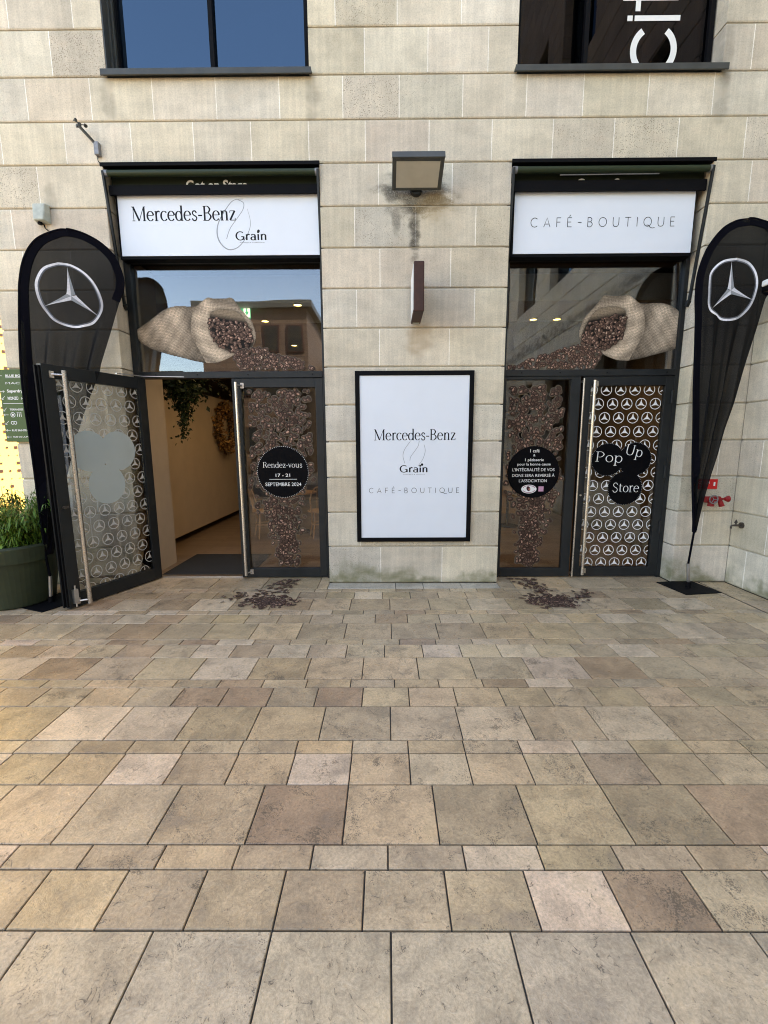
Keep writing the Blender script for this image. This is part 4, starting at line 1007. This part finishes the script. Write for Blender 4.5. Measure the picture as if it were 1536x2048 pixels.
# fascia signs
def fascia(x0, x1, z0, z1, label):
    t_ = thing('fascia_sign', label, 'sign', ((x0 + x1) / 2, .1, z0))
    cx = (x0 + x1) / 2
    s_ = MB(); s_.box(x0 - .025 - cx, x1 + .015 - cx, -.012, .10, -.03, z1 - z0 + .04); s_.build('housing', 'black', t_, bevel=.003)
    s_ = MB(); s_.box(x0 - cx, x1 - cx, -.020, -.0125, 0, z1 - z0); s_.build('panel', 'white', t_)
    return t_, (lambda u, v, h=0: (u - cx, -.0208 - h, v - z0))
t_, mp = fascia(-2.80, -.70, 3.594, 4.186, 'white fascia sign with car maker name, bean outline and bakery name')
s_ = MB(mp); write(s_, SERIF, 'Mercedes-Benz', -2.665, -1.568, 3.934, 4.072, .95, .34); write(s_, SANSB, 'Grain', -1.585, -1.247, 3.742, 3.825, 1.25, .55, cap=7); s_.disc(-1.338, 3.83, .014, n=14)
sans(s_, 'boulangerie', -1.54, -1.42, 3.712, 3.722); s_.disc(-1.402, 3.717, .004, n=8); sans(s_, 'pâtisserie', -1.385, -1.28, 3.712, 3.722); s_.build('lettering', 'ink', t_)
s_ = MB(mp); s_.lay = 0
bo = SM([(-1.482, 4.137), (-1.585, 4.125), (-1.667, 4.045), (-1.751, 3.921), (-1.776, 3.811), (-1.747, 3.716), (-1.665, 3.652), (-1.56, 3.675), (-1.468, 3.777), (-1.418, 3.903), (-1.445, 4.044)], 6)
s_.ribbon(bo, [.013 - .010 * abs(2 * i / len(bo) - .9) for i in range(len(bo))]); cr_ = SM([(-1.54, 4.132), (-1.482, 4.10), (-1.49, 4.04), (-1.542, 3.97), (-1.635, 3.857), (-1.679, 3.755)], 6); s_.ribbon(cr_, .006); s_.build('bean_outline', 'greyink', t_)
t_, mp = fascia(1.345, 3.215, 3.588, 4.182, 'white fascia sign lettered in thin capitals over the right door bay')
s_ = MB(mp); write(s_, THIN, 'CAFÉ-BOUTIQUE', 1.516, 3.026, 3.845, 3.935, .5, .5, track=4.6); s_.build('lettering', 'ink', t_)
# poster frame
t_ = thing('poster_sign', 'tall white framed poster on the central pillar', 'sign', (.308, 0, .50))
X = lambda u: u - .308
s_ = MB(); rect_frame(s_, X(-.338), X(.954), 0, 1.888, .048, .048, .046, .048, -.032, -.004); s_.build('frame', 'black', t_, bevel=.003)
s_ = MB(); s_.box(X(-.289), X(.905), -.020, -.006, .047, 1.839); s_.build('panel', 'white', t_)
mp = lambda u, v, h=0: (u - .308, -.0212 - h, v - .5)
s_ = MB(mp); write(s_, SERIF, 'Mercedes-Benz', -.14, .767, 1.648, 1.765, .85, .32); write(s_, SANSB, 'Grain', .146, .469, 1.293, 1.37, 1.25, .55); s_.disc(.397, 1.378, .014, n=14)
sans(s_, 'boulangerie', .19, .30, 1.266, 1.274); s_.disc(.315, 1.27, .004, n=8); sans(s_, 'pâtisserie', .335, .43, 1.266, 1.274)
write(s_, THIN, 'CAFÉ-BOUTIQUE', -.2, .818, 1.061, 1.118, .52, .52, track=4.6); s_.build('lettering', 'ink', t_)
s_ = MB(mp)
for L_ in ([(.417, 1.6), (.431, 1.53), (.407, 1.444), (.354, 1.363)], [(.265, 1.633), (.206, 1.553), (.184, 1.477), (.206, 1.391)], [(.364, 1.643), (.352, 1.584), (.309, 1.52), (.271, 1.466), (.261, 1.423)]): s_.ribbon(SM(L_, 6), .0045)
s_.build('bean_outline', 'greyink', t_)
# floodlight
t_ = thing('floodlight', 'square grey floodlight on the pillar above a sooty stain', 'lamp', (.312, 0, 4.16))
s_ = MB(); s_.lathe([(.001, 0), (.06, 0)], 0, 0, 20); s_ = MB(lambda x, y, z: (x, -z, y)); s_.lathe([(.001, .05), (.055, .05), (.062, 0)], 0, 0, 24); s_.build('wall_plate', 'frame', t_)
s_ = MB(); s_.tube([(0, -.04, .0), (0, -.20, .06)], .022, 12); s_.build('bracket', 'frame', t_)
hd = MB(lambda x, y, z: (x, y * math.cos(R(35)) + z * math.sin(R(35)) - .26, -y * math.sin(R(35)) * -1 * -1 + z * math.cos(R(35)) + .02) )
ang = R(70)
def tilt(x, y, z): return (x, -.30 + y * math.cos(ang) - z * math.sin(ang) * -1 * -1, .015 + y * math.sin(ang) * -1 * -1 + z * math.cos(ang))
# housing plate: face looks outwards and down
def fl(x, y, z):   # y = thickness behind face, z = up along the face
    n_ = Vector((0, -math.cos(ang), -math.sin(ang))); u_ = Vector((0, -math.sin(ang), math.cos(ang)))
    p = Vector((0, -.07, -.035)) + u_ * z * .85 - n_ * y; return (x, p.y, p.z)
s_ = MB(lambda x, y, z: fl(x * 1.09, y * .8, z)); s_.box(-.225, .225, .012, .075, 0, .39); s_.box(-.225, -.190, 0, .012, 0, .39); s_.box(.190, .225, 0, .012, 0, .39); s_.box(-.19, .19, 0, .012, 0, .035); s_.box(-.19, .19, 0, .012, .355, .39)
s_.box(-.228, .228, -.004, .078, .391, .41)
s_.build('housing', 'sill', t_, bevel=.004)
s_ = MB(lambda x, y, z: fl(x * 1.09, y * .8, z)); s_.box(-.19, .19, .004, .0118, .035, .355); s_.build('diffuser', 'diff', t_)
# projecting box sign
t_ = thing('projecting_sign', 'brown box sign projecting from the central pillar', 'sign', (.315, 0, 2.86))
s_ = MB(); s_.box(-.05, .05, -.50, -.03, 0, .45); s_.build('box', 'brown', t_, bevel=.01)
s_ = MB(); s_.box(-.0535, -.0505, -.48, -.05, .02, .43); s_.build('face_panel', 'whiteink', t_, bevel=.001)
s_ = MB(); s_.box(-.03, .03, -.03, 0, .12, .33); s_.build('bracket', 'black', t_)
s_ = MB(); s_.box(-.035, .035, -.10, -.06, -.003, -.0005); s_.build('vent', 'plastic', t_)
# alarm box
t_ = thing('alarm_box', 'small pale green alarm box high on the left wall', 'alarm', (-3.53, 0, 3.96))
s_ = MB(); s_.add([(-.075, 0, -.09), (.075, 0, -.09), (.075, 0, .095), (-.075, 0, .095), (-.058, -.085, -.08), (.045, -.085, -.08), (.06, -.06, .085), (-.07, -.06, .085)], [(3, 2, 6, 7), (0, 3, 7, 4), (2, 1, 5, 6), (4, 7, 6, 5), (1, 0, 4, 5), (0, 1, 2, 3)]); s_.build('case', 'plastic', t_, bevel=.012)
s_ = MB(); s_.tube([(-.02, -.04, -.085), (-.02, -.04, -.105)], .022, 12); s_.tube([(.0, -.02, -.09), (.012, -.02, -.13), (.03, -.005, -.15)], .006, 6); s_.build('cable_entry', 'black', t_)
# wind sensor
t_ = thing('wind_sensor', 'grey wind sensor on an arm above the left awning', 'sensor', (-2.90, 0, 4.56))
s_ = MB(); s_.box(-.018, .03, -.05, 0, -.07, .05); s_.build('base', 'galv', t_, bevel=.006)
s_ = MB(); s_.prism((-.01, -.035, .04), (-.105, -.10, .145), .03, .02); s_.build('arm', 'sill', t_, bevel=.003)
s_ = MB(); s_.tube([(-.105, -.10, .14), (-.105, -.10, .175)], .017, 12)
for a in (20, 140, 260):
    c_, q_ = math.cos(R(a)), math.sin(R(a)); s_.tube([(-.105, -.10, .165), (-.105 + .05 * c_, -.10 + .05 * q_, .17)], .004, 6)
    s_.tube([(-.105 + .05 * c_ - .012 * q_, -.10 + .05 * q_ + .012 * c_, .17), (-.105 + .05 * c_ + .02 * q_, -.10 + .05 * q_ - .02 * c_, .17)], [.018, .003], 10)
s_.build('cups', 'sill', t_)
s_ = MB(); s_.tube(SM([(.0, -.02, -.07), (.005, -.03, -.12), (.05, -.03, -.16)]), .004, 6); s_.build('cable', 'black', t_)
# directory sign
t_ = thing('directory_sign', 'green wall directory with arrows and shop names left of the banner', 'sign', (-3.84, 0, 1.65))
s_ = MB(); s_.box(-.37, .28, -.035, -.004, 0, .775); s_.build('panel', 'dirgreen', t_, bevel=.003)
mp = lambda u, v, h=0: (u + 3.84, -.0362 - h, v - 1.65)
s_ = MB(mp)
def arrow(u, v, a, L_=.026):
    c_, q_ = math.cos(a), math.sin(a)
    s_.ribbon([(u - L_ * c_, v - L_ * q_), (u + L_ * c_, v + L_ * q_)], .004)
    for e in (R(145), R(-145)): s_.ribbon([(u + L_ * c_, v + L_ * q_), (u + L_ * c_ + .02 * math.cos(a + e), v + L_ * q_ + .02 * math.sin(a + e))], .004)
sans(s_, 'BLUE BOX', -4.127, -3.93, 2.345, 2.37, .025); s_.box(-4.13, -3.93, 2.334, 2.338, 0, .0005); sans(s_, 'MAC', -4.135, -3.98, 2.268, 2.290, .0)
sans(s_, 'Superdry.', -4.131, -3.95, 2.172, 2.213, .03); sans(s_, 'MONZÙ', -4.133, -4.017, 2.103, 2.145, .03); sans(s_, 'NYX', -3.985, -3.92, 2.105, 2.13, .02)
s_.box(-4.19, -3.70, 2.062, 2.067, 0, .0005)
sans(s_, 'TERRASSES & RESTAURANTS', -4.128, -3.74, 1.990, 2.010, .02); sans(s_, 'RUE SAINTE-CATHERINE', -4.132, -3.80, 1.765, 1.786, .02); sans(s_, 'RUE DE LA PORTE DIJEAUX', -4.127, -3.78, 1.692, 1.712, .02)
for u, v, r_ in ((-4.10, 1.943, .024), (-4.115, 1.857, .016), (-4.085, 1.857, .016)): s_.ribbon(arc(u, v, r_, r_, 0, 360, 16), .006)
s_.box(-4.112, -4.09, 1.934, 1.952, 0, .0005)
for u in (-4.05, -4.03, -4.01): s_.ribbon([(u, 1.922), (u, 1.958)], .007); s_.disc(u, 1.966, .005, n=8)
arrow(-4.19, 2.357, math.pi); arrow(-4.185, 2.192, 0); arrow(-4.18, 2.125, R(225)); arrow(-4.178, 2.0, R(225)); arrow(-4.175, 1.943, math.pi); arrow(-4.175, 1.857, R(225)); arrow(-4.17, 1.776, math.pi); arrow(-4.17, 1.703, math.pi)
s_.build('lettering', 'whiteink', t_)
# security camera on the side wing
t_ = thing('security_camera', 'white security camera on the side wall beside the right banner', 'camera', (3.93, -.47, 3.06))
s_ = MB(); s_.tube([(0, 0, .0), (-.09, .0, .03)], .02, 12); s_.tube([(0, 0, 0), (-.02, 0, 0)], .045, 16); s_.build('bracket', 'whiteink', t_)
s_ = MB(); s_.box(-.33, -.06, -.05, .05, .015, .075); s_.build('housing', 'whiteink', t_, bevel=.015)
s_ = MB(); s_.box(-.335, -.20, -.04, .04, -.035, .0145); s_.build('lens_block', 'blackvinyl', t_, bevel=.012)
s_ = MB(); s_.lathe([(.001, -.038), (.015, -.038), (.018, -.0355)], -.27, 0, 14); s_.build('lens', 'silver', t_)
# fire inlet, its sign, tap
t_ = thing('fire_hydrant', 'red fire service valve fixed low on the right pillar', 'hydrant', (3.62, 0, .97))
s_ = MB(lambda x, y, z: (x, -z, y)); s_.lathe([(.03, 0), (.03, .10)], -.04, 0, 16); s_.build('feed_pipe', 'red', t_)
s_ = MB(); s_.tube([(-.10, -.11, .02), (.06, -.11, .02)], .030, 16); s_.tube([(-.03, -.11, .02), (-.03, -.11, -.06)], [.028, .034], 14); s_.tube([(.06, -.11, .01), (.085, -.12, -.06)], [.022, .028], 14); s_.tube([(.06, -.11, .02), (.115, -.11, .02)], .012, 10); s_.build('valve_body', 'red', t_)
s_ = MB(lambda x, y, z: (x - .03, -.145 - z, y + .02)); s_.tube([(.045 * math.cos(a), .045 * math.sin(a), 0) for a in [6.2832 * i / 20 for i in range(21)]], .006, 8, caps=False)
for a in range(3): s_.tube([(0, 0, 0), (.045 * math.cos(2.1 * a), .045 * math.sin(2.1 * a), 0)], .004, 6)
s_.build('hand_wheel', 'galv', t_)
s_ = MB(); s_.tube([(.115, -.11, .02), (.15, -.11, .02)], [.018, .034], 12); s_.tube([(.15, -.11, .02), (.158, -.11, .02)], .036, 12); s_.build('cap', 'red', t_)
t_ = thing('fire_sign', 'small red sign with white number above the fire valve', 'sign', (3.60, 0, 1.09))
s_ = MB(); s_.box(-.16, .115, -.008, -.001, 0, .11); s_.build('panel', 'redsign', t_, bevel=.001)
s_ = MB(lambda u, v, h=0: (u, -.009 - h, v)); sans(s_, '1', .07, .09, .035, .078, .03); sans(s_, 'SECTEUR', -.14, .03, .06, .085, .01); s_.build('lettering', 'whiteink', t_)
t_ = thing('water_tap', 'dark brass water tap on the side wall near the corner', 'tap', (3.93, -.15, .70))
s_ = MB(); s_.tube([(0, 0, 0), (-.015, 0, 0)], .034, 18); s_.tube([(-.01, 0, 0), (-.09, 0, 0)], .012, 12); s_.tube(SM([(-.08, 0, 0), (-.115, 0, -.005), (-.12, 0, -.035)]), .010, 12); s_.build('spout', 'brass', t_)
s_ = MB(); s_.tube([(-.07, 0, .005), (-.07, 0, .03)], .009, 10); s_.add([(-.09, -.004, .03), (-.05, -.004, .03), (-.07, -.004, .065), (-.09, .004, .03), (-.05, .004, .03), (-.07, .004, .065)], [(0, 1, 2), (5, 4, 3), (0, 3, 4, 1), (1, 4, 5, 2), (2, 5, 3, 0)]); s_.build('lever', 'brass', t_)

# ================================================================ BANNERS
def interp(tab, z):
    tab = sorted(tab, key=lambda q: q[1])
    if z <= tab[0][1]: return tab[0][0]
    for a, b in zip(tab, tab[1:]):
        if a[1] <= z <= b[1]: return a[0] + (b[0] - a[0]) * (z - a[1]) / (b[1] - a[1] + 1e-9)
    return tab[-1][0]
def banner(base, ysl, Lt, Rt, ring, tips, label, plate_rz, seed, turn=0.):
    t_ = thing('feather_flag', label, 'flag', base, 'black teardrop flags either side of the shop')
    bx, by, _ = base
    LL = SM(sorted(Lt, key=lambda q: -q[1]), 5); RR = SM(sorted(Rt, key=lambda q: -q[1]), 5)
    ztop = max(LL[0][1], RR[0][1]); zbot = min(LL[-1][1], RR[-1][1])
    def yoff(s, z):
        f = max(0, min(1, (3.0 - z) / 1.0)); wd = max(.02, min(1, (interp(RR, z) - interp(LL, z)) / .8))
        a = .045 * f * (.35 + .65 * wd)
        return ysl * z - a * (math.sin(s * 21 + seed) + .6 * math.sin(s * 37 + 1.3 * seed) + .4 * math.sin(s * 9)) - .012 * math.sin(z * 3 + s * 4)
    def P(s, z): 
        a, b = interp(LL, z), interp(RR, z); x = a + (b - a) * s - bx; return (x, yoff(s, z) + turn * x, z)
    def at(x, z, h):
        a, b = interp(LL, z), interp(RR, z); s = (x - a) / (b - a + 1e-6); return (x - bx, yoff(s, z) - h + turn * (x - bx), z)
    nz, nx = 110, 46; vv = []; ff = []
    for j in range(nz + 1):
        t = j / nz; z = ztop - (ztop - zbot) * (t ** 1.35)
        for i in range(nx + 1): vv.append(P(i / nx, z))
    for j in range(nz):
        for i in range(nx): a = j * (nx + 1) + i; ff.append((a, a + 1, a + nx + 2, a + nx + 1))
    c_ = MB(); c_.add(vv, ff); cl_ = c_.build('cloth', 'cloth', t_, smooth=True)
    # hem pocket along the pole side and over the top
    out = [q for q in LL[::-1]] + [q for q in RR if q[1] > 3.0]
    hm = MB(); w_ = .062; prev = None; vv = []; ff = []
    for i, (x, z) in enumerate(out):
        a = out[max(0, i - 1)]; b = out[min(len(out) - 1, i + 1)]; dx, dz = b[0] - a[0], b[1] - a[1]; q = math.hypot(dx, dz) or 1
        nx_, nz_ = dz / q, -dx / q
        wl = w_ * (1 if z > 1.0 else .4 + .6 * max(0, (z - .5) / .5))
        p0 = at(x, z, .004); xi, zi = x + nx_ * wl, z + nz_ * wl
        p1 = (xi - bx, at(min(max(xi, interp(LL, zi) + .001), interp(RR, zi)), zi, .004)[1] - .002, zi)
        vv += [p0, p1, (p0[0], p0[1] + .012, p0[2]), (p1[0], p1[1] + .010, p1[2])]
        if i: k = 4 * i; ff += [(k - 4, k, k + 1, k - 3), (k - 2, k - 1, k + 3, k + 2), (k - 4, k - 2, k + 2, k)]
    hm.add(vv, ff); hm.build('hem', 'hem', cl_, smooth=False)
    pl = MB(); pp = [(x - bx, at(x, z, 0)[1] + .002, z) for x, z in out[:len(LL) + 24]]
    pl.tube([(LL[-1][0] - bx, ysl * .3, .28)] + pp, .011, 8); pl.build('pole', 'hem', t_)
    # emblem
    em = MB(); n = len(ring); rg = SM(ring + [ring[0]], 4); cx = sum(q[0] for q in ring) / n; cz = sum(q[1] for q in ring) / n
    k0 = len(rg); vv = []; cc = []
    for x, z in rg:
        dx, dz = x - cx, z - cz; q = math.hypot(dx, dz); r0 = (x, z); r1 = (x - dx / q * .019, z - dz / q * .019); r2 = (x - dx / q * .030, z - dz / q * .030)
        vv += [at(*r0, .007), at(*r1, .007), at(*r2, .007)]
    for i in range(k0 - 1):
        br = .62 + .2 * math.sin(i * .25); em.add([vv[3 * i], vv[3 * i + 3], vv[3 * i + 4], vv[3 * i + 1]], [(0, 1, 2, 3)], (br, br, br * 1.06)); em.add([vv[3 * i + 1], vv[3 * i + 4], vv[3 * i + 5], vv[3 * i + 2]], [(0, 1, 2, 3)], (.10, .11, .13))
    c0 = tips[0]
    for tp in tips[1:]:
        dx, dz = tp[0] - c0[0], tp[1] - c0[1]; q = math.hypot(dx, dz); ux, uz = dx / q, dz / q
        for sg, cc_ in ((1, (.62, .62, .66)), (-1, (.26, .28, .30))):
            pr = (c0, (c0[0] + (-uz * sg * .034 + ux * .02), c0[1] + (ux * sg * .034 + uz * .02)))
            for j in range(1, 9):
                f = j / 8; w2 = .034 * (1 - f) ** 1.25; m0 = (c0[0] + dx * f, c0[1] + dz * f); m1 = (m0[0] - uz * sg * w2, m0[1] + ux * sg * w2)
                em.add([at(*pr[0], .009), at(*pr[1], .0085), at(*m1, .0085), at(*m0, .009)], [(0, 1, 2, 3)], cc_); pr = (m0, m1)
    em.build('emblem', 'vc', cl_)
    # ground spigot and plate
    s_ = MB(); s_.tube([(0, 0, .05), (LL[-1][0] - bx, ysl * .3, .285)], .017, 14); s_.build('spigot', 'silver', t_)
    s_ = MB(); s_.tube([(0, 0, .008), (0, 0, .07)], .026, 14); s_.build('socket', 'black', t_)
    s_ = MB(); s_.box(-.215, .215, -.215, .215, 0.001, .009); o = s_.build('base_plate', 'black', t_, bevel=.002); o.rotation_euler.z = plate_rz
    return t_
FL_L = [(-3.045, 3.649), (-3.113, 3.634), (-3.245, 3.548), (-3.325, 3.442), (-3.382, 3.296), (-3.416, 3.121), (-3.428, 2.982), (-3.439, 2.75), (-3.457, 2.37), (-3.464, 2.1), (-3.467, 1.76), (-3.466, 1.271), (-3.46, 0.816), (-3.459, 0.515)]
FL_R = [(-3.040, 3.650), (-2.985, 3.647), (-2.909, 3.629), (-2.818, 3.584), (-2.736, 3.51), (-2.682, 3.424), (-2.648, 3.284), (-2.657, 3.159), (-2.701, 3.04), (-2.782, 2.779), (-2.89, 2.441), (-2.92, 2.321), (-3.048, 1.964), (-3.165, 1.563), (-3.28, 1.11), (-3.387, 0.653), (-3.43, 0.511)]
RG_L = [(-3.139, 3.341), (-3.243, 3.282), (-3.301, 3.174), (-3.315, 3.08), (-3.299, 2.967), (-3.262, 2.878), (-3.197, 2.792), (-3.116, 2.759), (-3.04, 2.756), (-2.94, 2.798), (-2.864, 2.888), (-2.831, 2.985), (-2.843, 3.093), (-2.887, 3.208), (-2.957, 3.291), (-3.047, 3.339)]
banner((-3.48, -.61, 0), 0, FL_L, FL_R, RG_L, [(-3.067, 3.047), (-3.073, 3.312), (-3.262, 2.927), (-2.879, 2.886)], 'black teardrop flag with silver star emblem behind the open door', R(-22), 1., .5)
FR_L = [(3.47, 3.716), (3.41, 3.711), (3.346, 3.696), (3.252, 3.643), (3.164, 3.541), (3.099, 3.419), (3.052, 3.229), (3.052, 3.034), (3.073, 2.836), (3.09, 2.634), (3.12, 2.324), (3.143, 2.113), (3.197, 1.745), (3.221, 1.53), (3.257, 1.213), (3.301, .887), (3.339, .637)]
FR_R = [(3.473, 3.7165), (3.52, 3.713), (3.57, 3.701), (3.654, 3.673), (3.73, 3.603), (3.79, 3.49), (3.798, 3.32), (3.776, 3.078), (3.737, 3.0), (3.706, 2.732), (3.654, 2.384), (3.601, 2.025), (3.532, 1.74), (3.49, 1.477), (3.445, 1.239), (3.406, .942), (3.374, .637)]
RG_R = [(3.406, 3.375), (3.294, 3.361), (3.217, 3.314), (3.166, 3.238), (3.165, 3.131), (3.171, 3.053), (3.179, 2.954), (3.215, 2.885), (3.285, 2.844), (3.365, 2.804), (3.481, 2.813), (3.558, 2.863), (3.617, 2.962), (3.641, 3.069), (3.636, 3.167), (3.594, 3.264), (3.515, 3.341)]
banner((3.372, -.20, 0), -.04, FR_L, FR_R, RG_R, [(3.392, 3.086), (3.36, 3.346), (3.222, 2.915), (3.617, 2.991)], 'black teardrop flag with silver star emblem at the right wall corner', R(8), 2.4)

# ================================================================ PLANTER
t_ = thing('planter', 'large round dark green plant pot with bamboo at the left edge', 'planter', (-3.86, -.55, 0))
s_ = MB(); s_.lathe([(.001, .005), (.30, .005), (.315, .02), (.385, .47), (.41, .475), (.42, .62), (.405, .64), (.375, .64), (.36, .56), (.001, .55)], 0, 0, 56); s_.build('pot', 'pot', t_, smooth=False, bevel=0)
s_ = MB(); s_.lathe([(.358, .562), (.001, .575)], 0, 0, 30); s_.build('soil', 'soil', t_)
v_ = MB(); st2 = MB()
for i in range(70):
    a = rnd.uniform(0, 6.283); r0 = .26 * math.sqrt(rnd.random()); bx_, by_ = r0 * math.cos(a), r0 * math.sin(a)
    H_ = rnd.uniform(.42, .74); lean = rnd.uniform(.05, .30)
    pts = [(bx_ + lean * math.cos(a) * f ** 1.6, by_ + lean * math.sin(a) * f ** 1.6, .57 + H_ * f * (1 - .12 * f)) for f in (0, .25, .5, .75, 1)]
    st2.tube(pts, [.005, .005, .004, .003, .002], 6, (.10, .12, .03))
    for _ in range(115):
        f = rnd.uniform(.10, 1); q = pts[int(f * 4)] if f < 1 else pts[4]
        p = Vector(q) + Vector((rnd.gauss(0, .03), rnd.gauss(0, .03), rnd.gauss(0, .04)))
        az = a + rnd.gauss(0, 1.1); L_ = rnd.uniform(.06, .135); W = L_ * .075
        d_ = Vector((math.cos(az), math.sin(az), rnd.uniform(-.3, .5))).normalized(); sd = d_.cross(Vector((0, 0, 1))).normalized()
        k = rnd.uniform(.6, 1.5); yl = rnd.random()
        cc = (.065 * k + .045 * yl * k, .155 * k + .03 * yl, .022 * k)
        m1 = p + d_ * L_ * .45; e = p + d_ * L_ * .85 + Vector((0, 0, -L_ * rnd.uniform(.25, .7)))
        v_.add([p, m1 + sd * W, m1 - sd * W, e], [(0, 1, 2), (1, 3, 2)], cc)
v_.build('foliage', 'leaf', t_); st2.build('stems', 'leaf', t_)
# low black stand behind the open door
t_ = thing('plant_stand', 'low black metal trestle behind the open door', 'stand', (-3.2, -.2, 0))
s_ = MB(); s_.box(-.32, .26, -.012, .012, .135, .16); s_.build('rail', 'black', t_)
for x in (-.3, .24):
    s_ = MB(); s_.prism((x, .0, .16), (x, -.14, 0), .02, .012, (1, 0, 0)); s_.build('leg', 'black', t_); s_ = MB(); s_.prism((x, .0, .16), (x, .14, 0), .02, .012, (1, 0, 0)); s_.build('leg', 'black', t_)

# ================================================================ FLOOR DECALS
def floor_beans(cx, mir, label):
    P = []
    for i in range(400):
        a = rnd.uniform(0, 6.283); r_ = abs(rnd.gauss(0, .52))
        if r_ > 1.1: continue
        P.append((r_ * .30 * math.cos(a), -.60 + r_ * .22 * math.sin(a)))
    for i in range(70): f = rnd.random(); P.append((-(.02 + .0 * f) + rnd.gauss(0, .07) + .09 * f, -.38 + .52 * f))
    for i in range(26): P.append((-.30 + rnd.gauss(0, .12) - .05, -.45 + rnd.gauss(0, .09)))
    P = [(cx + (-x if mir else x), y_) for x, y_ in P if y_ < .17]
    mb = MB(lambda u, v, h=0: (u, v, .0030 + h))
    bean_field(mb, P, .045, film=False, tone=1.7)
    tag(mb.build('floor_decal', 'print'), label, 'decal', 'coffee bean decals on the paving')
floor_beans(-1.22, False, 'spilled coffee bean decal on the paving before the left bay')
floor_beans(1.70, True, 'spilled coffee bean decal on the paving before the right bay')

# ================================================================ SURROUNDINGS
# yellow perforated building in the side street
t_ = thing('yellow_building', 'sunlit yellow building with square perforations beyond the wall end', 'building', (-9.2, 6, 0), rz=R(62))
s_ = MB(); s_.box(-6, 6, 0, 6, 0, 14); s_.build('wall', 'yellow', t_)
s_ = MB(lambda u, v, h=0: (u, -.006 - h, v)); s_.lay = 1
for i in range(64):
    for j in range(60):
        u, v = -5.6 + i * .175 + rnd.uniform(-.01, .01), .6 + j * .19
        q_ = rnd.choice([0, .012, .022, .034, .034])
        if q_: s_.add([(u - q_, v - q_, 0), (u + q_, v - q_, 0), (u + q_, v + q_, 0), (u - q_, v + q_, 0)], [(0, 1, 2, 3)])
s_.build('perforations', 'brown', t_)
# block across the square: its sunlit cladding shows in the glass
t_ = thing('opposite_building', 'brown clad building across the square, mirrored in the transom', 'building', (-6.6, -17.8, 0))
s_ = MB(); s_.box(-2.8, 2.6, -8, 0, 0, 8.3); s_.build('wall', 'brick', t_)
s_ = MB(); s_.box(-3.1, 2.9, -8.2, .25, 8.302, 8.6); s_.build('roof', 'sill', t_)
for x in (-2.2, -.9, .4, 1.6):
    for z in (1.2, 4.0, 6.2):
        s_ = MB(); s_.box(x, x + .8, .0, .06, z, z + 1.3); f = s_.build('window', 'brown', t_); s_ = MB(); s_.box(x + .06, x + .74, .061, .07, z + .06, z + 1.24); s_.build('pane', 'darkwin', f)
t_ = thing('cream_building', 'low cream panelled building across the square', 'building', (-14.0, -18.5, 0))
s_ = MB(); s_.box(-3, 3.2, -6, 0, 0, 5.2); s_.build('wall', 'tower', t_)
s_ = MB(); s_.box(-3.1, 3.3, -6, .1, 5.202, 5.4); s_.build('roof', 'sill', t_)
t_ = thing('rear_building', 'long beige building closing the square behind the photographer', 'building', (3.5, -22, 0))
s_ = MB(); s_.box(-7, 12, -6, 0, 0, 6.5); s_.build('wall', 'tower', t_)
for x in range(-6, 11, 2):
    for z in (1, 3.8):
        s_ = MB(); s_.box(x, x + 1.1, .0, .05, z, z + 1.8); s_.build('window', 'darkwin', t_)
